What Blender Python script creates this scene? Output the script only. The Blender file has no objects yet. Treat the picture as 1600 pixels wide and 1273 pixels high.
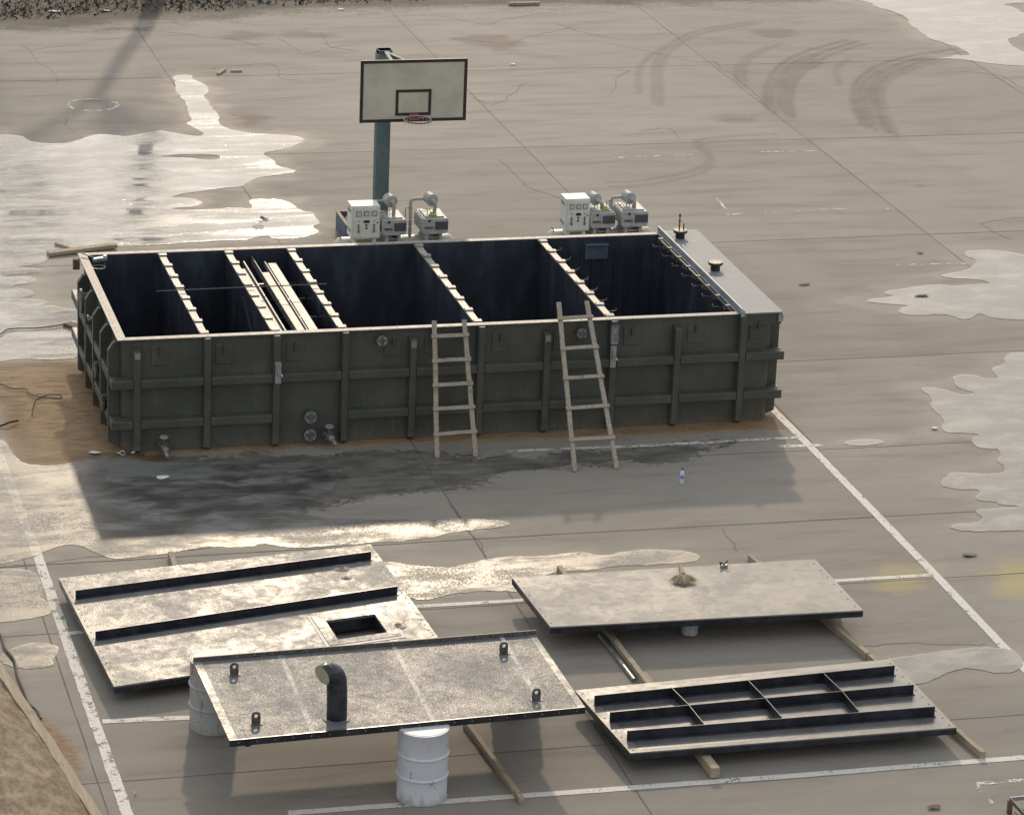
import bpy, bmesh, math, random
import numpy as np
from mathutils import Vector, Matrix
from mathutils.geometry import tessellate_polygon
random.seed(7); rng = np.random.default_rng(7)
S = bpy.context.scene
COL = S.collection
R = math.radians

# ------------------------------------------------------------------ camera
F, YAW, PIT, ROL = 5341.2, 0.26572, 0.33937, 0.04137        # focal length in px of a 1600 px wide frame
CAM = Vector((-6.6926, -46.2075, 17.3274)); PW, PH = 1600.0, 1273.0
FWD = Vector((math.sin(YAW)*math.cos(PIT), math.cos(YAW)*math.cos(PIT), -math.sin(PIT)))
RT0 = Vector((math.cos(YAW), -math.sin(YAW), 0)); UP0 = RT0.cross(FWD)
RT = math.cos(ROL)*RT0 + math.sin(ROL)*UP0; UP = -math.sin(ROL)*RT0 + math.cos(ROL)*UP0
cd = bpy.data.cameras.new('camera'); cam = bpy.data.objects.new('camera', cd); COL.objects.link(cam)
cam.matrix_world = Matrix(((RT.x, UP.x, -FWD.x, CAM.x), (RT.y, UP.y, -FWD.y, CAM.y), (RT.z, UP.z, -FWD.z, CAM.z), (0, 0, 0, 1)))
cd.sensor_width = 36; cd.lens = F/PW*36; cd.clip_end = 3000; cd.clip_start = 0.5
S.camera = cam

# ------------------------------------------------------------------ light
SUN_EL, SUN_AZ = 26.9, 12.3                                  # azimuth from +Y towards +X
w = bpy.data.worlds.new('World'); S.world = w; w.use_nodes = True
nt = w.node_tree; nt.nodes.clear()
sky = nt.nodes.new('ShaderNodeTexSky'); sky.sky_type = 'NISHITA'; sky.sun_disc = False
sky.sun_elevation = R(SUN_EL); sky.sun_rotation = R(SUN_AZ)
sky.air_density = 1.0; sky.dust_density = 3.2; sky.ozone_density = 1.0; sky.altitude = 50
bg = nt.nodes.new('ShaderNodeBackground'); bg.inputs['Strength'].default_value = 0.15
wo = nt.nodes.new('ShaderNodeOutputWorld')
veil = nt.nodes.new('ShaderNodeMix'); veil.data_type = 'RGBA'; veil.inputs[0].default_value = .74     # thin even overcast veil over the clear sky
veil.inputs[7].default_value = (5.6, 5.85, 6.2, 1)
nt.links.new(sky.outputs[0], veil.inputs[6]); nt.links.new(veil.outputs[2], bg.inputs[0]); nt.links.new(bg.outputs[0], wo.inputs[0])
ld = bpy.data.lights.new('sun', 'SUN'); ld.energy = 1.35; ld.angle = R(1.6); ld.color = (1, .82, .60)
lo = bpy.data.objects.new('sun', ld); COL.objects.link(lo)
SD = Vector((math.sin(R(SUN_AZ))*math.cos(R(SUN_EL)), math.cos(R(SUN_AZ))*math.cos(R(SUN_EL)), math.sin(R(SUN_EL))))
lo.rotation_euler = SD.to_track_quat('Z', 'Y').to_euler(); lo.location = (0, 0, 30)
S.view_settings.view_transform = 'Standard'; S.view_settings.look = 'None'
S.view_settings.exposure = 0.0; S.view_settings.gamma = 1
S.cycles.use_denoising = True; S.cycles.max_bounces = 6; S.cycles.sample_clamp_indirect = 6

# ------------------------------------------------------------------ helpers: where things stand
def ray(px, py): return FWD + (px-PW/2)/F*RT + (PH/2-py)/F*UP
def G(px, py, z=0.0):
    v = ray(px, py); return CAM + v*((z-CAM.z)/v.z)
def PY(px, py, Y):
    v = ray(px, py); return CAM + v*((Y-CAM.y)/v.y)
def proj(P):
    v = Vector(P)-CAM; z = v.dot(FWD); return (PW/2+F*v.dot(RT)/z, PH/2-F*v.dot(UP)/z)
def Q(pts, x0, y0, s): return [(x0+x/s, y0+y/s) for x, y in pts]
def V(*a): return Vector(a)

# ------------------------------------------------------------------ helpers: objects
def tag(o, label=None, cat=None, group=None, kind=None):
    if label: o['label'] = label
    if cat: o['category'] = cat
    if group: o['group'] = group
    if kind: o['kind'] = kind
    return o
def thing(name, loc, label, cat, group=None):
    o = bpy.data.objects.new(name, None); COL.objects.link(o); o.location = loc; o.empty_display_size = .2
    return tag(o, label, cat, group)
def worldloc(o):
    l = Vector((0, 0, 0))
    while o: l += o.location; o = o.parent
    return l
class MB:
    def __init__(s): s.v = []; s.f = []; s.m = []; s.sm = []
    def add(s, vs, fs, mi=0, smooth=False):
        n = len(s.v); s.v += [Vector(p) for p in vs]
        for f in fs: s.f.append([i+n for i in f]); s.m.append(mi); s.sm.append(smooth)
        return s
    def hexa(s, p, mi=0):       # p: 4 bottom (ccw from above), 4 top
        return s.add(p, [(3, 2, 1, 0), (4, 5, 6, 7), (0, 1, 5, 4), (1, 2, 6, 5), (2, 3, 7, 6), (3, 0, 4, 7)], mi)
    def box(s, x0, x1, y0, y1, z0, z1, mi=0):
        return s.hexa([(x0, y0, z0), (x1, y0, z0), (x1, y1, z0), (x0, y1, z0), (x0, y0, z1), (x1, y0, z1), (x1, y1, z1), (x0, y1, z1)], mi)
    def obox(s, c, ax, ay, az, mi=0):   # centre and half axes
        c, ax, ay, az = map(Vector, (c, ax, ay, az))
        return s.hexa([c-ax-ay-az, c+ax-ay-az, c+ax+ay-az, c-ax+ay-az, c-ax-ay+az, c+ax-ay+az, c+ax+ay+az, c-ax+ay+az], mi)
    def beam(s, a, b, wd, h, up=(0, 0, 1), mi=0, seg=1, wob=0):
        a, b, up = Vector(a), Vector(b), Vector(up); d = (b-a).normalized(); sd = d.cross(up).normalized(); u = sd.cross(d).normalized()
        prev = None; rings = []
        for k in range(seg+1):
            c = a.lerp(b, k/seg) + sd*random.uniform(-wob, wob) + u*random.uniform(-wob, wob)*.5
            rings.append([c-sd*wd/2-u*h/2, c+sd*wd/2-u*h/2, c+sd*wd/2+u*h/2, c-sd*wd/2+u*h/2])
        vs = [p for r in rings for p in r]; fs = []
        for k in range(seg):
            for j in range(4): fs.append((4*k+j, 4*k+(j+1) % 4, 4*k+4+(j+1) % 4, 4*k+4+j))
        n = 4*seg; fs += [(3, 2, 1, 0), (n, n+1, n+2, n+3)]
        return s.add(vs, fs, mi)
    def tube(s, pts, r, n=12, mi=0, caps=True, rr=None):
        pts = [Vector(p) for p in pts]; rings = []; u = None
        for k, p in enumerate(pts):
            d = (pts[min(k+1, len(pts)-1)]-pts[max(k-1, 0)]).normalized()
            if u is None: u = d.orthogonal().normalized()
            else: u = (u-d*u.dot(d)).normalized()
            v = d.cross(u); q = rr[k] if rr else r
            rings.append([p+(u*math.cos(t)+v*math.sin(t))*q for t in [2*math.pi*i/n for i in range(n)]])
        vs = [p for g in rings for p in g]; fs = []
        for k in range(len(pts)-1):
            for j in range(n): fs.append((n*k+j, n*k+(j+1) % n, n*k+n+(j+1) % n, n*k+n+j))
        s.add(vs, fs, mi, True)
        if caps:
            s.add(rings[0], [tuple(range(n-1, -1, -1))], mi); s.add(rings[-1], [tuple(range(n))], mi)
        return s
    def lathe(s, c, ax, prof, n=20, mi=0, smooth=True, split=True):   # prof: [(radius, height)], closed with flat ends; sharp between segments
        c, ax = Vector(c), Vector(ax).normalized(); u = ax.orthogonal().normalized(); v = ax.cross(u)
        def ring(r, t): return [c+ax*t+(u*math.cos(a)+v*math.sin(a))*r for a in [2*math.pi*i/n for i in range(n)]]
        for (r0, t0), (r1, t1) in zip(prof[:-1], prof[1:]):
            s.add(ring(r0, t0)+ring(r1, t1), [(j, (j+1) % n, n+(j+1) % n, n+j) for j in range(n)], mi, smooth)
        if prof[0][0] > 1e-6: s.add(ring(*prof[0]), [tuple(range(n-1, -1, -1))], mi)
        if prof[-1][0] > 1e-6: s.add(ring(*prof[-1]), [tuple(range(n))], mi)
        return s
    def prism(s, poly, ext, mi=0):
        poly = [Vector(p) for p in poly]; ext = Vector(ext); n = len(poly)
        tris = tessellate_polygon([poly])
        vs = poly+[p+ext for p in poly]
        fs = [tuple(t) for t in tris]+[tuple(n+i for i in reversed(t)) for t in tris]+[(i, (i+1) % n, n+(i+1) % n, n+i) for i in range(n)]
        return s.add(vs, fs, mi)
    def build(s, name, mats, parent=None, bevel=0, label=None, merge=True):
        if not isinstance(mats, (list, tuple)): mats = [mats]
        off = worldloc(parent) if parent else Vector((0, 0, 0))
        me = bpy.data.meshes.new(name); me.from_pydata([tuple(p-off) for p in s.v], [], s.f)
        for m in mats: me.materials.append(m)
        me.polygons.foreach_set('material_index', s.m); me.polygons.foreach_set('use_smooth', s.sm)
        bm = bmesh.new(); bm.from_mesh(me)
        if merge: bmesh.ops.remove_doubles(bm, verts=bm.verts, dist=1e-5)
        bmesh.ops.recalc_face_normals(bm, faces=bm.faces)
        for e in bm.edges:
            if len(e.link_faces) == 2 and e.calc_face_angle(0) > R(38): e.smooth = False
        bm.to_mesh(me); bm.free()
        o = bpy.data.objects.new(name, me); COL.objects.link(o)
        if parent: o.parent = parent
        if bevel:
            b = o.modifiers.new('bevel', 'BEVEL'); b.width = bevel; b.segments = 2; b.limit_method = 'ANGLE'; b.angle_limit = R(50)
        if label: o['label'] = label
        return o
def origin_at(o, loc):
    loc = Vector(loc); o.data.transform(Matrix.Translation(-loc)); o.location = loc; return o

# ------------------------------------------------------------------ helpers: materials
class NT:
    def __init__(s, name):
        s.m = bpy.data.materials.new(name); s.m.use_nodes = True; s.t = s.m.node_tree; s.t.nodes.clear()
        s.out = s.t.nodes.new('ShaderNodeOutputMaterial')
    def n(s, typ, **kw):
        o = s.t.nodes.new('ShaderNode'+typ)
        for k, v in kw.items(): setattr(o, k, v)
        return o
    def set(s, sock, v):
        if isinstance(v, bpy.types.NodeSocket): s.t.links.new(v, sock)
        elif isinstance(v, (tuple, list)) and len(v) == 3 and sock.type == 'RGBA': sock.default_value = (*v, 1)
        elif isinstance(v, (int, float)) and sock.type == 'RGBA': sock.default_value = (v, v, v, 1)
        else: sock.default_value = v
    def coord(s, which='Object', scale=(1, 1, 1), rot=(0, 0, 0)):
        c = s.n('TexCoord'); mp = s.n('Mapping'); s.t.links.new(c.outputs[which], mp.inputs[0])
        mp.inputs['Scale'].default_value = scale; mp.inputs['Rotation'].default_value = rot; return mp.outputs[0]
    def pos(s, scale=(1, 1, 1), rot=(0, 0, 0)):
        c = s.n('NewGeometry'); mp = s.n('Mapping'); s.t.links.new(c.outputs['Position'], mp.inputs[0])
        mp.inputs['Scale'].default_value = scale; mp.inputs['Rotation'].default_value = rot; return mp.outputs[0]
    def noise(s, vec, scale, detail=4, rough=.55, dist=0):
        o = s.n('TexNoise'); s.t.links.new(vec, o.inputs['Vector']); o.inputs['Scale'].default_value = scale
        o.inputs['Detail'].default_value = detail; o.inputs['Roughness'].default_value = rough; o.inputs['Distortion'].default_value = dist
        return o.outputs[0]
    def math(s, op, a, b=0.0, c=None, clamp=False):
        o = s.n('Math', operation=op, use_clamp=clamp); s.set(o.inputs[0], a); s.set(o.inputs[1], b)
        if c is not None: s.set(o.inputs[2], c)
        return o.outputs[0]
    def ramp(s, v, a, b, lo=0.0, hi=1.0, smooth=True):
        o = s.n('MapRange', interpolation_type='SMOOTHSTEP' if smooth else 'LINEAR'); s.set(o.inputs[0], v)
        for i, q in zip((1, 2, 3, 4), (a, b, lo, hi)): s.set(o.inputs[i], q)
        return o.outputs[0]
    def mix(s, f, a, b, blend='MIX'):
        o = s.n('Mix', data_type='RGBA', blend_type=blend); s.set(o.inputs[0], f); s.set(o.inputs[6], a); s.set(o.inputs[7], b); return o.outputs[2]
    def mul(s, col, k): return s.mix(1.0, col, k, 'MULTIPLY')
    def attr(s, name): o = s.n('Attribute', attribute_name=name); return o.outputs['Fac']
    def bump(s, h, strength=.3, dist=.01, nrm=None):
        o = s.n('Bump'); s.set(o.inputs['Height'], h); s.set(o.inputs['Strength'], strength); s.set(o.inputs['Distance'], dist)
        if nrm: s.set(o.inputs['Normal'], nrm)
        return o.outputs[0]
    def bsdf(s, col, rough, nrm=None, metal=0.0, ior=1.5, spec=.5, coat=0.0, alpha=None):
        o = s.n('BsdfPrincipled'); s.set(o.inputs['Base Color'], col); s.set(o.inputs['Roughness'], rough)
        s.set(o.inputs['Metallic'], metal); s.set(o.inputs['IOR'], ior); s.set(o.inputs['Specular IOR Level'], spec); s.set(o.inputs['Coat Weight'], coat)
        if nrm: s.set(o.inputs['Normal'], nrm)
        if alpha is not None: s.set(o.inputs['Alpha'], alpha)
        return o.outputs[0]
    def done(s, sh, disp=None):
        s.t.links.new(sh, s.out.inputs[0]); return s.m

def simple(name, c1, c2, rough, rv=.1, scale=4, bump=.15, bscale=60, metal=0.0, spec=.5, stretch=(1, 1, 1), coat=0.0, bdist=.002):
    N = NT(name); p = N.coord('Object', stretch); a = N.noise(p, scale, 6, .6); f = N.ramp(a, .35, .68)
    g = N.noise(p, scale*9, 3); col = N.mix(f, c1, c2); col = N.mix(N.ramp(g, .4, .8, 0, .35), col, tuple(x*.55 for x in c1))
    r = N.math('ADD', rough, N.math('MULTIPLY', N.math('SUBTRACT', a, .5), rv*3))
    return N.done(N.bsdf(col, r, N.bump(N.noise(p, bscale, 3), bump, bdist), metal, spec=spec, coat=coat))
def wood(name, c1, c2, rough=.7):
    N = NT(name); p = N.pos((1, 1, 1)); a = N.noise(N.pos((30, 1.2, 30)), 1.2, 5, .6, .6); b = N.noise(p, 5, 4)
    col = N.mix(N.ramp(a, .3, .7), c1, c2); col = N.mix(N.ramp(b, .55, .75, 0, .6), col, tuple(x*.4 for x in c1))
    return N.done(N.bsdf(col, rough, N.bump(a, .4, .004), spec=.3))

M = {}
M['dark_grp'] = None
def dark_grp():
    N = NT('dark_green_grp'); p = N.pos(); a = N.noise(p, 1.6, 6, .6); b = N.noise(p, 14, 5, .65); st = N.noise(N.pos((3, 3, .5)), 3, 5, .6)
    col = N.mix(N.ramp(a, .35, .7), (.056, .057, .043), (.078, .078, .059))
    col = N.mix(N.ramp(b, .5, .75, 0, .6), col, (.040, .045, .040)); col = N.mix(N.ramp(st, .56, .78, 0, .45), col, (.12, .125, .11))
    z = N.n('SeparateXYZ'); N.t.links.new(N.pos(), z.inputs[0]); mud = N.ramp(N.math('ADD', z.outputs[2], N.math('MULTIPLY', N.math('SUBTRACT', b, .5), .6)), .22, -.05, 0, .55); col = N.mix(mud, col, (.15, .115, .08))
    sc = N.noise(N.pos((7, 7, 1.2), (0, .5, 0)), 3.5, 6, .75, .5); col = N.mix(N.ramp(sc, .62, .70, 0, .55), col, (.165, .165, .15)); run = N.noise(N.pos((14, 14, .35)), 1.4, 5, .7); col = N.mix(N.ramp(run, .60, .74, 0, .4), col, (.032, .030, .026))
    r = N.ramp(b, .3, .7, .34, .55)
    return N.done(N.bsdf(col, r, N.bump(N.noise(p, 26, 5, .7), .22, .01), spec=.5))
M['dark_grp'] = dark_grp()
def navy():
    N = NT('black_navy_gelcoat'); p = N.pos(); a = N.noise(N.pos((1, 1, .4)), 2.2, 6, .65); b = N.noise(p, 20, 4)
    col = N.mix(N.ramp(a, .45, .75), (.034, .038, .048), (.062, .075, .098))  # navy lifted in colour to imitate haze flare inside the tank
    return N.done(N.bsdf(col, N.ramp(a, .3, .7, .22, .42), N.bump(b, .15, .006), spec=.45))
M['navy'] = navy()
M['rim'] = simple('glare_toned_rim', (.12, .112, .105), (.30, .275, .25), .5, .1, 10, .2, 90)  # rim gelcoat with sky glare put into its tan tone
M['clip'] = simple('pale_partition_top', (.13, .12, .108), (.30, .275, .25), .45, .1, 13, .3, 60)  # pale mottled tone of partition tops, troughs and hooks
M['lidgrey'] = simple('grey_gelcoat_lid', (.17, .185, .20), (.25, .265, .275), .6, .08, 2.5, .25, 70)
M['black_shaded'] = simple('shaded_black_gelcoat', (.012, .012, .016), (.03, .032, .04), .3, .12, 5, .2, 40)  # dark gelcoat of upright cover faces, with shade put into the colour
M['timber'] = wood('weathered_timber', (.30, .235, .155), (.42, .34, .235))
M['ladderwood'] = wood('grey_ladder_wood', (.25, .212, .158), (.40, .345, .265))
M['galv'] = simple('galvanised_steel', (.35, .35, .34), (.5, .5, .48), .38, .15, 12, .15, 80, metal=.8)
M['steel_dark'] = simple('dull_dark_steel', (.10, .095, .085), (.18, .16, .14), .5, .1, 14, .2, 70, metal=.4)
M['flange'] = simple('grey_flange_plate', (.12, .125, .12), (.19, .195, .185), .45, .1, 14, .2, 70)
M['rust'] = simple('rusty_steel', (.10, .05, .03), (.20, .12, .07), .75, .1, 16, .4, 60)
M['cabinet'] = simple('cream_cabinet_paint', (.68, .68, .59), (.75, .74, .65), .45, .05, 3, .05, 50)
M['pump'] = simple('grey_pump_paint', (.36, .36, .33), (.45, .44, .41), .5, .08, 6, .1, 40)
M['grille'] = simple('dark_pump_grille', (.055, .06, .07), (.085, .09, .10), .5, .05, 20, .3, 120)
M['black'] = simple('black_plastic', (.012, .012, .012), (.03, .03, .03), .5, .05, 20, .1, 60)
M['whiteface'] = simple('meter_face', (.62, .62, .58), (.7, .7, .66), .4, .02, 20, .02, 60)
M['red'] = simple('dull_red', (.25, .04, .03), (.33, .06, .04), .5, .05, 20, .05, 60)
M['cream_tank'] = simple('cream_air_tank', (.46, .43, .36), (.54, .51, .44), .4, .08, 5, .1, 50)
M['blue'] = simple('faded_blue_paint', (.055, .085, .15), (.10, .13, .19), .5, .1, 6, .3, 50)
M['greenbag'] = simple('yellow_green_bag', (.25, .32, .03), (.40, .42, .08), .5, .1, 20, .5, 30)
M['paper'] = simple('white_paper', (.6, .6, .6), (.75, .75, .75), .6, .02, 20, .3, 40)
M['cable'] = simple('black_cable_rubber', (.02, .018, .016), (.05, .045, .04), .6, .05, 20, .1, 60)
M['browncable'] = simple('dusty_cable', (.10, .085, .07), (.16, .14, .11), .7, .05, 20, .1, 60)
M['broom'] = simple('straw', (.30, .23, .13), (.46, .37, .23), .8, .05, 30, .5, 90)
M['bark'] = simple('grey_bark', (.09, .075, .055), (.16, .135, .10), .85, .05, 6, .8, 30, stretch=(3, 3, .6), bdist=.02)
M['leaf'] = simple('dark_leaf', (.035, .05, .02), (.07, .085, .035), .6, .05, 3, .1, 10)
M['weed'] = simple('dry_weed', (.06, .052, .034), (.10, .088, .06), .8, .05, 3, .1, 10)
def drum_paint(name, c, dirt, k):
    N = NT(name); p = N.coord('Object'); a = N.noise(p, 6, 6, .65); b = N.noise(N.coord('Object', (1, 1, .35)), 9, 5, .7, .8)
    col = N.mix(N.ramp(a, .45, .75, 0, .5), c, tuple(x*.75 for x in c)); col = N.mix(N.ramp(b, k, k+.05), col, dirt)
    z = N.n('SeparateXYZ'); N.t.links.new(N.coord('Object'), z.inputs[0]); mud = N.ramp(N.math('ADD', z.outputs[2], N.math('MULTIPLY', N.math('SUBTRACT', b, .5), .5)), .16, -.02, 0, .7); col = N.mix(mud, col, (.25, .21, .16))
    return N.done(N.bsdf(col, .42, N.bump(a, .35, .02)))
M['drum_white'] = drum_paint('white_drum_paint', (.56, .56, .57), (.09, .07, .06), .63)
M['drum_grey'] = drum_paint('grey_drum_paint', (.36, .35, .33), (.20, .175, .15), .58)
def pole_paint():
    N = NT('chipped_teal_paint'); p = N.pos(); a = N.noise(N.pos((1, 1, .35)), 7, 6, .7); g = N.noise(p, 3, 4)
    col = N.mix(N.ramp(g, .35, .7), (.070, .115, .115), (.105, .150, .145)); col = N.mix(N.ramp(a, .60, .66), col, (.13, .08, .035))
    return N.done(N.bsdf(col, .6, N.bump(a, .4, .01)))
M['pole'] = pole_paint()
def board_paint():
    N = NT('dirty_white_board'); p = N.coord('Object'); a = N.noise(p, 2.2, 6, .6); b = N.noise(p, 14, 4)
    col = N.mix(N.ramp(a, .35, .7), (.58, .52, .40), (.47, .42, .325)); col = N.mix(N.ramp(b, .6, .85, 0, .3), col, (.25, .2, .15))
    return N.done(N.bsdf(col, .6))
M['board'] = board_paint()
M['brownred'] = simple('faded_maroon_paint', (.028, .016, .015), (.05, .028, .024), .6, .05, 18, .2, 60)

def panel_mat(name, c1, c2, r0, r1, bs, bst, streak=0.0, dust=None, spc=.5, spark=0.0, lines=0.0):
    """dark gelcoat that mirrors the bright sky; streak = share of wet film / rubbed patches, spark = sun glints put into roughness and paler flecks"""
    N = NT(name); p = N.pos(); a = N.noise(p, 1.1, 8, .62, .5); b = N.noise(p, 6, 7, .72, .6); f = N.noise(p, bs, 4, .6)
    col = N.mix(N.ramp(a, .35, .68), c1, c2); col = N.mix(N.ramp(b, .50, .72, 0, .45), col, tuple(x*.5 for x in c1))
    if dust: col = N.mix(N.ramp(b, .42, .75, 0, .8), col, dust)
    r = N.ramp(N.math('ADD', N.math('MULTIPLY', a, .55), N.math('MULTIPLY', b, .45)), .36, .64, r0, r1)
    if spark:
        g = N.noise(N.pos((1.6, 1, 1)), 62, 3, .6); r = N.math('ADD', r, N.math('MULTIPLY', N.ramp(g, .36, .64, 1, -1), spark)); col = N.mix(N.ramp(g, .45, .7, 0, .4), col, tuple(x*2.0 for x in c2))  # paler flecks in the colour imitate sun sparkle
    if streak:
        st = N.ramp(N.noise(N.pos((1, 2.6, 1)), 5, 8, .8, 1.2), .61, .66, 0, streak)
        col = N.mix(st, col, (.62, .60, .56)); r = N.mix(st, r, .32)
    if lines:
        w_ = N.n('TexWave', wave_type='BANDS', bands_direction='X'); N.t.links.new(N.pos((1, .12, 1), (0, 0, .05)), w_.inputs[0]); w_.inputs['Scale'].default_value = .23; w_.inputs['Distortion'].default_value = 1.5; w_.inputs['Detail'].default_value = 4
        ln = N.math('MULTIPLY', N.ramp(w_.outputs['Fac'], .992, 1.0, 0, 1), N.ramp(b, .40, .6, 0, lines)); col = N.mix(ln, col, (.6, .58, .54))
    sc = N.noise(N.pos((.5, 9, 1), (0, 0, .5)), 6, 5, .7); col = N.mix(N.ramp(sc, .70, .75, 0, .35), col, (.36, .34, .30))
    return N.done(N.bsdf(col, r, N.bump(f, bst, .004), spec=spc))
M['p1'] = panel_mat('glossy_dark_cover', (.10, .098, .095), (.20, .192, .178), .30, .56, 30, .5, .9, None, .27, .06)
M['p2'] = panel_mat('glint_flecked_cover', (.095, .097, .098), (.145, .144, .142), .40, .56, 38, .8, .25, None, .19, .09, .9)
M['p3'] = panel_mat('dusty_brown_cover', (.175, .165, .148), (.245, .23, .205), .45, .62, 30, .2, 0, (.29, .265, .22))
M['p4'] = panel_mat('black_ribbed_cover', (.075, .075, .078), (.13, .127, .12), .16, .30, 12, .12, .15, None, .7)
M['p4rim'] = panel_mat('grey_cover_margin', (.10, .10, .10), (.17, .163, .152), .34, .50, 30, .25, .1)

# ------------------------------------------------------------------ traced outlines on the ground (pixels of the photograph, unprojected to z = 0)
def frac(poly, amp=.05, it=3, closed=True):
    pts = [Vector((p.x, p.y, 0)) for p in poly]
    for k in range(it):
        out = []; n = len(pts)
        for i in range(n if closed else n-1):
            a, b = pts[i], pts[(i+1) % n]; d = b-a; L = d.length; out.append(a)
            if L > .07:
                nrm = Vector((-d.y, d.x, 0)).normalized()
                out.append((a+b)/2 + nrm*random.uniform(-1, 1)*min(amp*L, .10))
        if not closed: out.append(pts[-1])
        pts = out
    return pts
def smooth_poly(pts, it=1):
    for _ in range(it):
        out = []
        for i in range(len(pts)):
            a, b = pts[i], pts[(i+1) % len(pts)]; out += [a*.75+b*.25, a*.25+b*.75]
        pts = out
    return pts
def trace(pts, amp=.10): return frac(smooth_poly([G(*p) for p in pts]), amp)

P_big = Q([(-160, 600), (0, 603), (60, 603), (110, 612), (125, 630), (180, 640), (280, 642), (340, 632), (390, 610), (440, 600), (500, 603), (560, 612), (620, 600), (680, 588), (720, 584), (790, 597), (850, 607), (890, 611), (915, 600), (880, 580), (840, 560), (830, 550), (860, 540), (845, 520), (840, 490), (825, 455), (800, 430), (780, 400), (785, 385), (765, 340), (855, 335), (860, 355), (905, 375), (932, 400), (925, 420), (905, 430), (930, 450), (935, 480), (985, 520), (970, 545), (1010, 575), (1080, 590), (1200, 602), (1300, 605), (1365, 620), (1340, 645), (1250, 672), (1160, 685), (1225, 715), (1235, 745), (1310, 757), (1325, 770), (1270, 778), (1150, 795), (1100, 820), (1085, 835), (1000, 840), (900, 855), (820, 865), (750, 883), (850, 885), (912, 905), (880, 925), (760, 930), (790, 938), (900, 938), (1050, 925), (1130, 935), (1110, 900), (1130, 888), (1250, 890), (1310, 910), (1330, 940), (1400, 950), (1410, 975), (1435, 1000), (1390, 1010), (1430, 1035), (1390, 1055), (1300, 1068), (1230, 1070), (1190, 1050), (1100, 1075), (900, 1080), (700, 1095), (520, 1100), (420, 1120), (300, 1135), (230, 1120)], 0, 0, 2.857) \
    + Q([(380, 205), (360, 235), (280, 268), (100, 282), (220, 285), (300, 300), (325, 315), (250, 332), (90, 340), (40, 348), (60, 360), (180, 350), (250, 360), (285, 382), (240, 405), (80, 430), (180, 452), (255, 465), (265, 488), (235, 510), (120, 518), (200, 525), (330, 535), (370, 552), (320, 585), (340, 572), (430, 580), (470, 597), (590, 608), (604, 625), (570, 665), (610, 680), (600, 860), (608, 980), (400, 990), (180, 985), (0, 1005)], 0, 360, 4.895) + [(-60, 575)]
H_big = [Q([(700, 700), (800, 690), (900, 690), (985, 695), (985, 714), (900, 716), (850, 706), (760, 703)], 0, 0, 2.857), Q([(1120, 1012), (1150, 1005), (1180, 1010), (1178, 1025), (1140, 1030)], 0, 0, 2.857)]
P_low = Q([(-170, 60), (0, 20), (35, 40), (60, 95), (120, 145), (250, 155), (370, 135), (400, 130)], 0, 680, 3.183) \
    + [(185, 717), (300, 724), (450, 722), (560, 735), (505, 775), (470, 800), (520, 810), (620, 811), (700, 811), (770, 811)] \
    + Q([(1493, 293), (1440, 308), (1320, 320), (1250, 328), (1200, 345), (1000, 362), (800, 375), (700, 380), (640, 372), (590, 362), (560, 378), (400, 375), (250, 400), (100, 418), (60, 420), (20, 405), (-20, 390), (-40, 376), (-80, 368), (-120, 370)], 150, 690, 2.286) \
    + Q([(220, 580), (180, 600), (100, 620), (0, 645), (-170, 660)], 0, 680, 3.183)
P_low2 = Q([(-170, 680), (0, 665), (120, 665), (185, 690), (205, 740), (180, 790), (240, 830), (265, 880), (200, 905), (60, 925), (0, 932), (-170, 940)], 0, 680, 3.183)
P_low3 = Q([(10, 1090), (60, 1060), (130, 1035), (220, 1030), (295, 1050), (290, 1085), (265, 1110), (268, 1140), (230, 1155), (180, 1158), (150, 1165), (60, 1150), (0, 1130)], 0, 680, 3.183)
P_mid = Q([(60, 262), (150, 262), (240, 278), (390, 286), (470, 265), (560, 245), (640, 238), (760, 240), (870, 225), (930, 218), (1020, 238), (1130, 215), (1250, 210), (1370, 216), (1430, 238), (1405, 265), (1200, 272), (1000, 285), (700, 330), (700, 385), (600, 382), (450, 385), (330, 410), (280, 420), (220, 415), (150, 380)], 560, 780, 2.667)
P_r1 = Q([(540, 120), (600, 108), (850, 110), (960, 135), (1120, 160), (1300, 190), (1300, 640), (1120, 665), (1000, 665), (850, 655), (740, 642), (690, 615), (645, 615), (620, 640), (560, 658), (500, 655), (450, 630), (330, 615), (160, 628), (60, 620), (15, 598), (40, 565), (120, 550), (0, 540), (-120, 530), (-240, 520), (-215, 495), (-100, 488), (0, 470), (-110, 455), (-70, 430), (60, 412), (220, 390), (380, 382), (440, 398), (640, 378), (760, 376), (700, 350), (560, 335), (480, 335), (380, 322), (350, 308), (440, 290), (560, 270), (600, 245), (640, 215), (620, 170), (560, 165)], 1400, 370, 5.09)
P_r2 = Q([(890, 925), (1018, 922), (1300, 910), (1300, 2000), (1100, 1750), (980, 1705), (860, 1685), (700, 1690), (620, 1660), (600, 1605), (680, 1570), (500, 1560), (400, 1560), (360, 1520), (390, 1480), (360, 1430), (320, 1400), (270, 1350), (290, 1275), (190, 1215), (240, 1195), (400, 1215), (480, 1250), (560, 1260), (640, 1240), (520, 1215), (470, 1180), (440, 1110), (560, 1095), (660, 1105), (680, 1128), (830, 1130), (770, 1075), (760, 1045), (870, 1015), (860, 965)], 1400, 370, 5.09)
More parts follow.
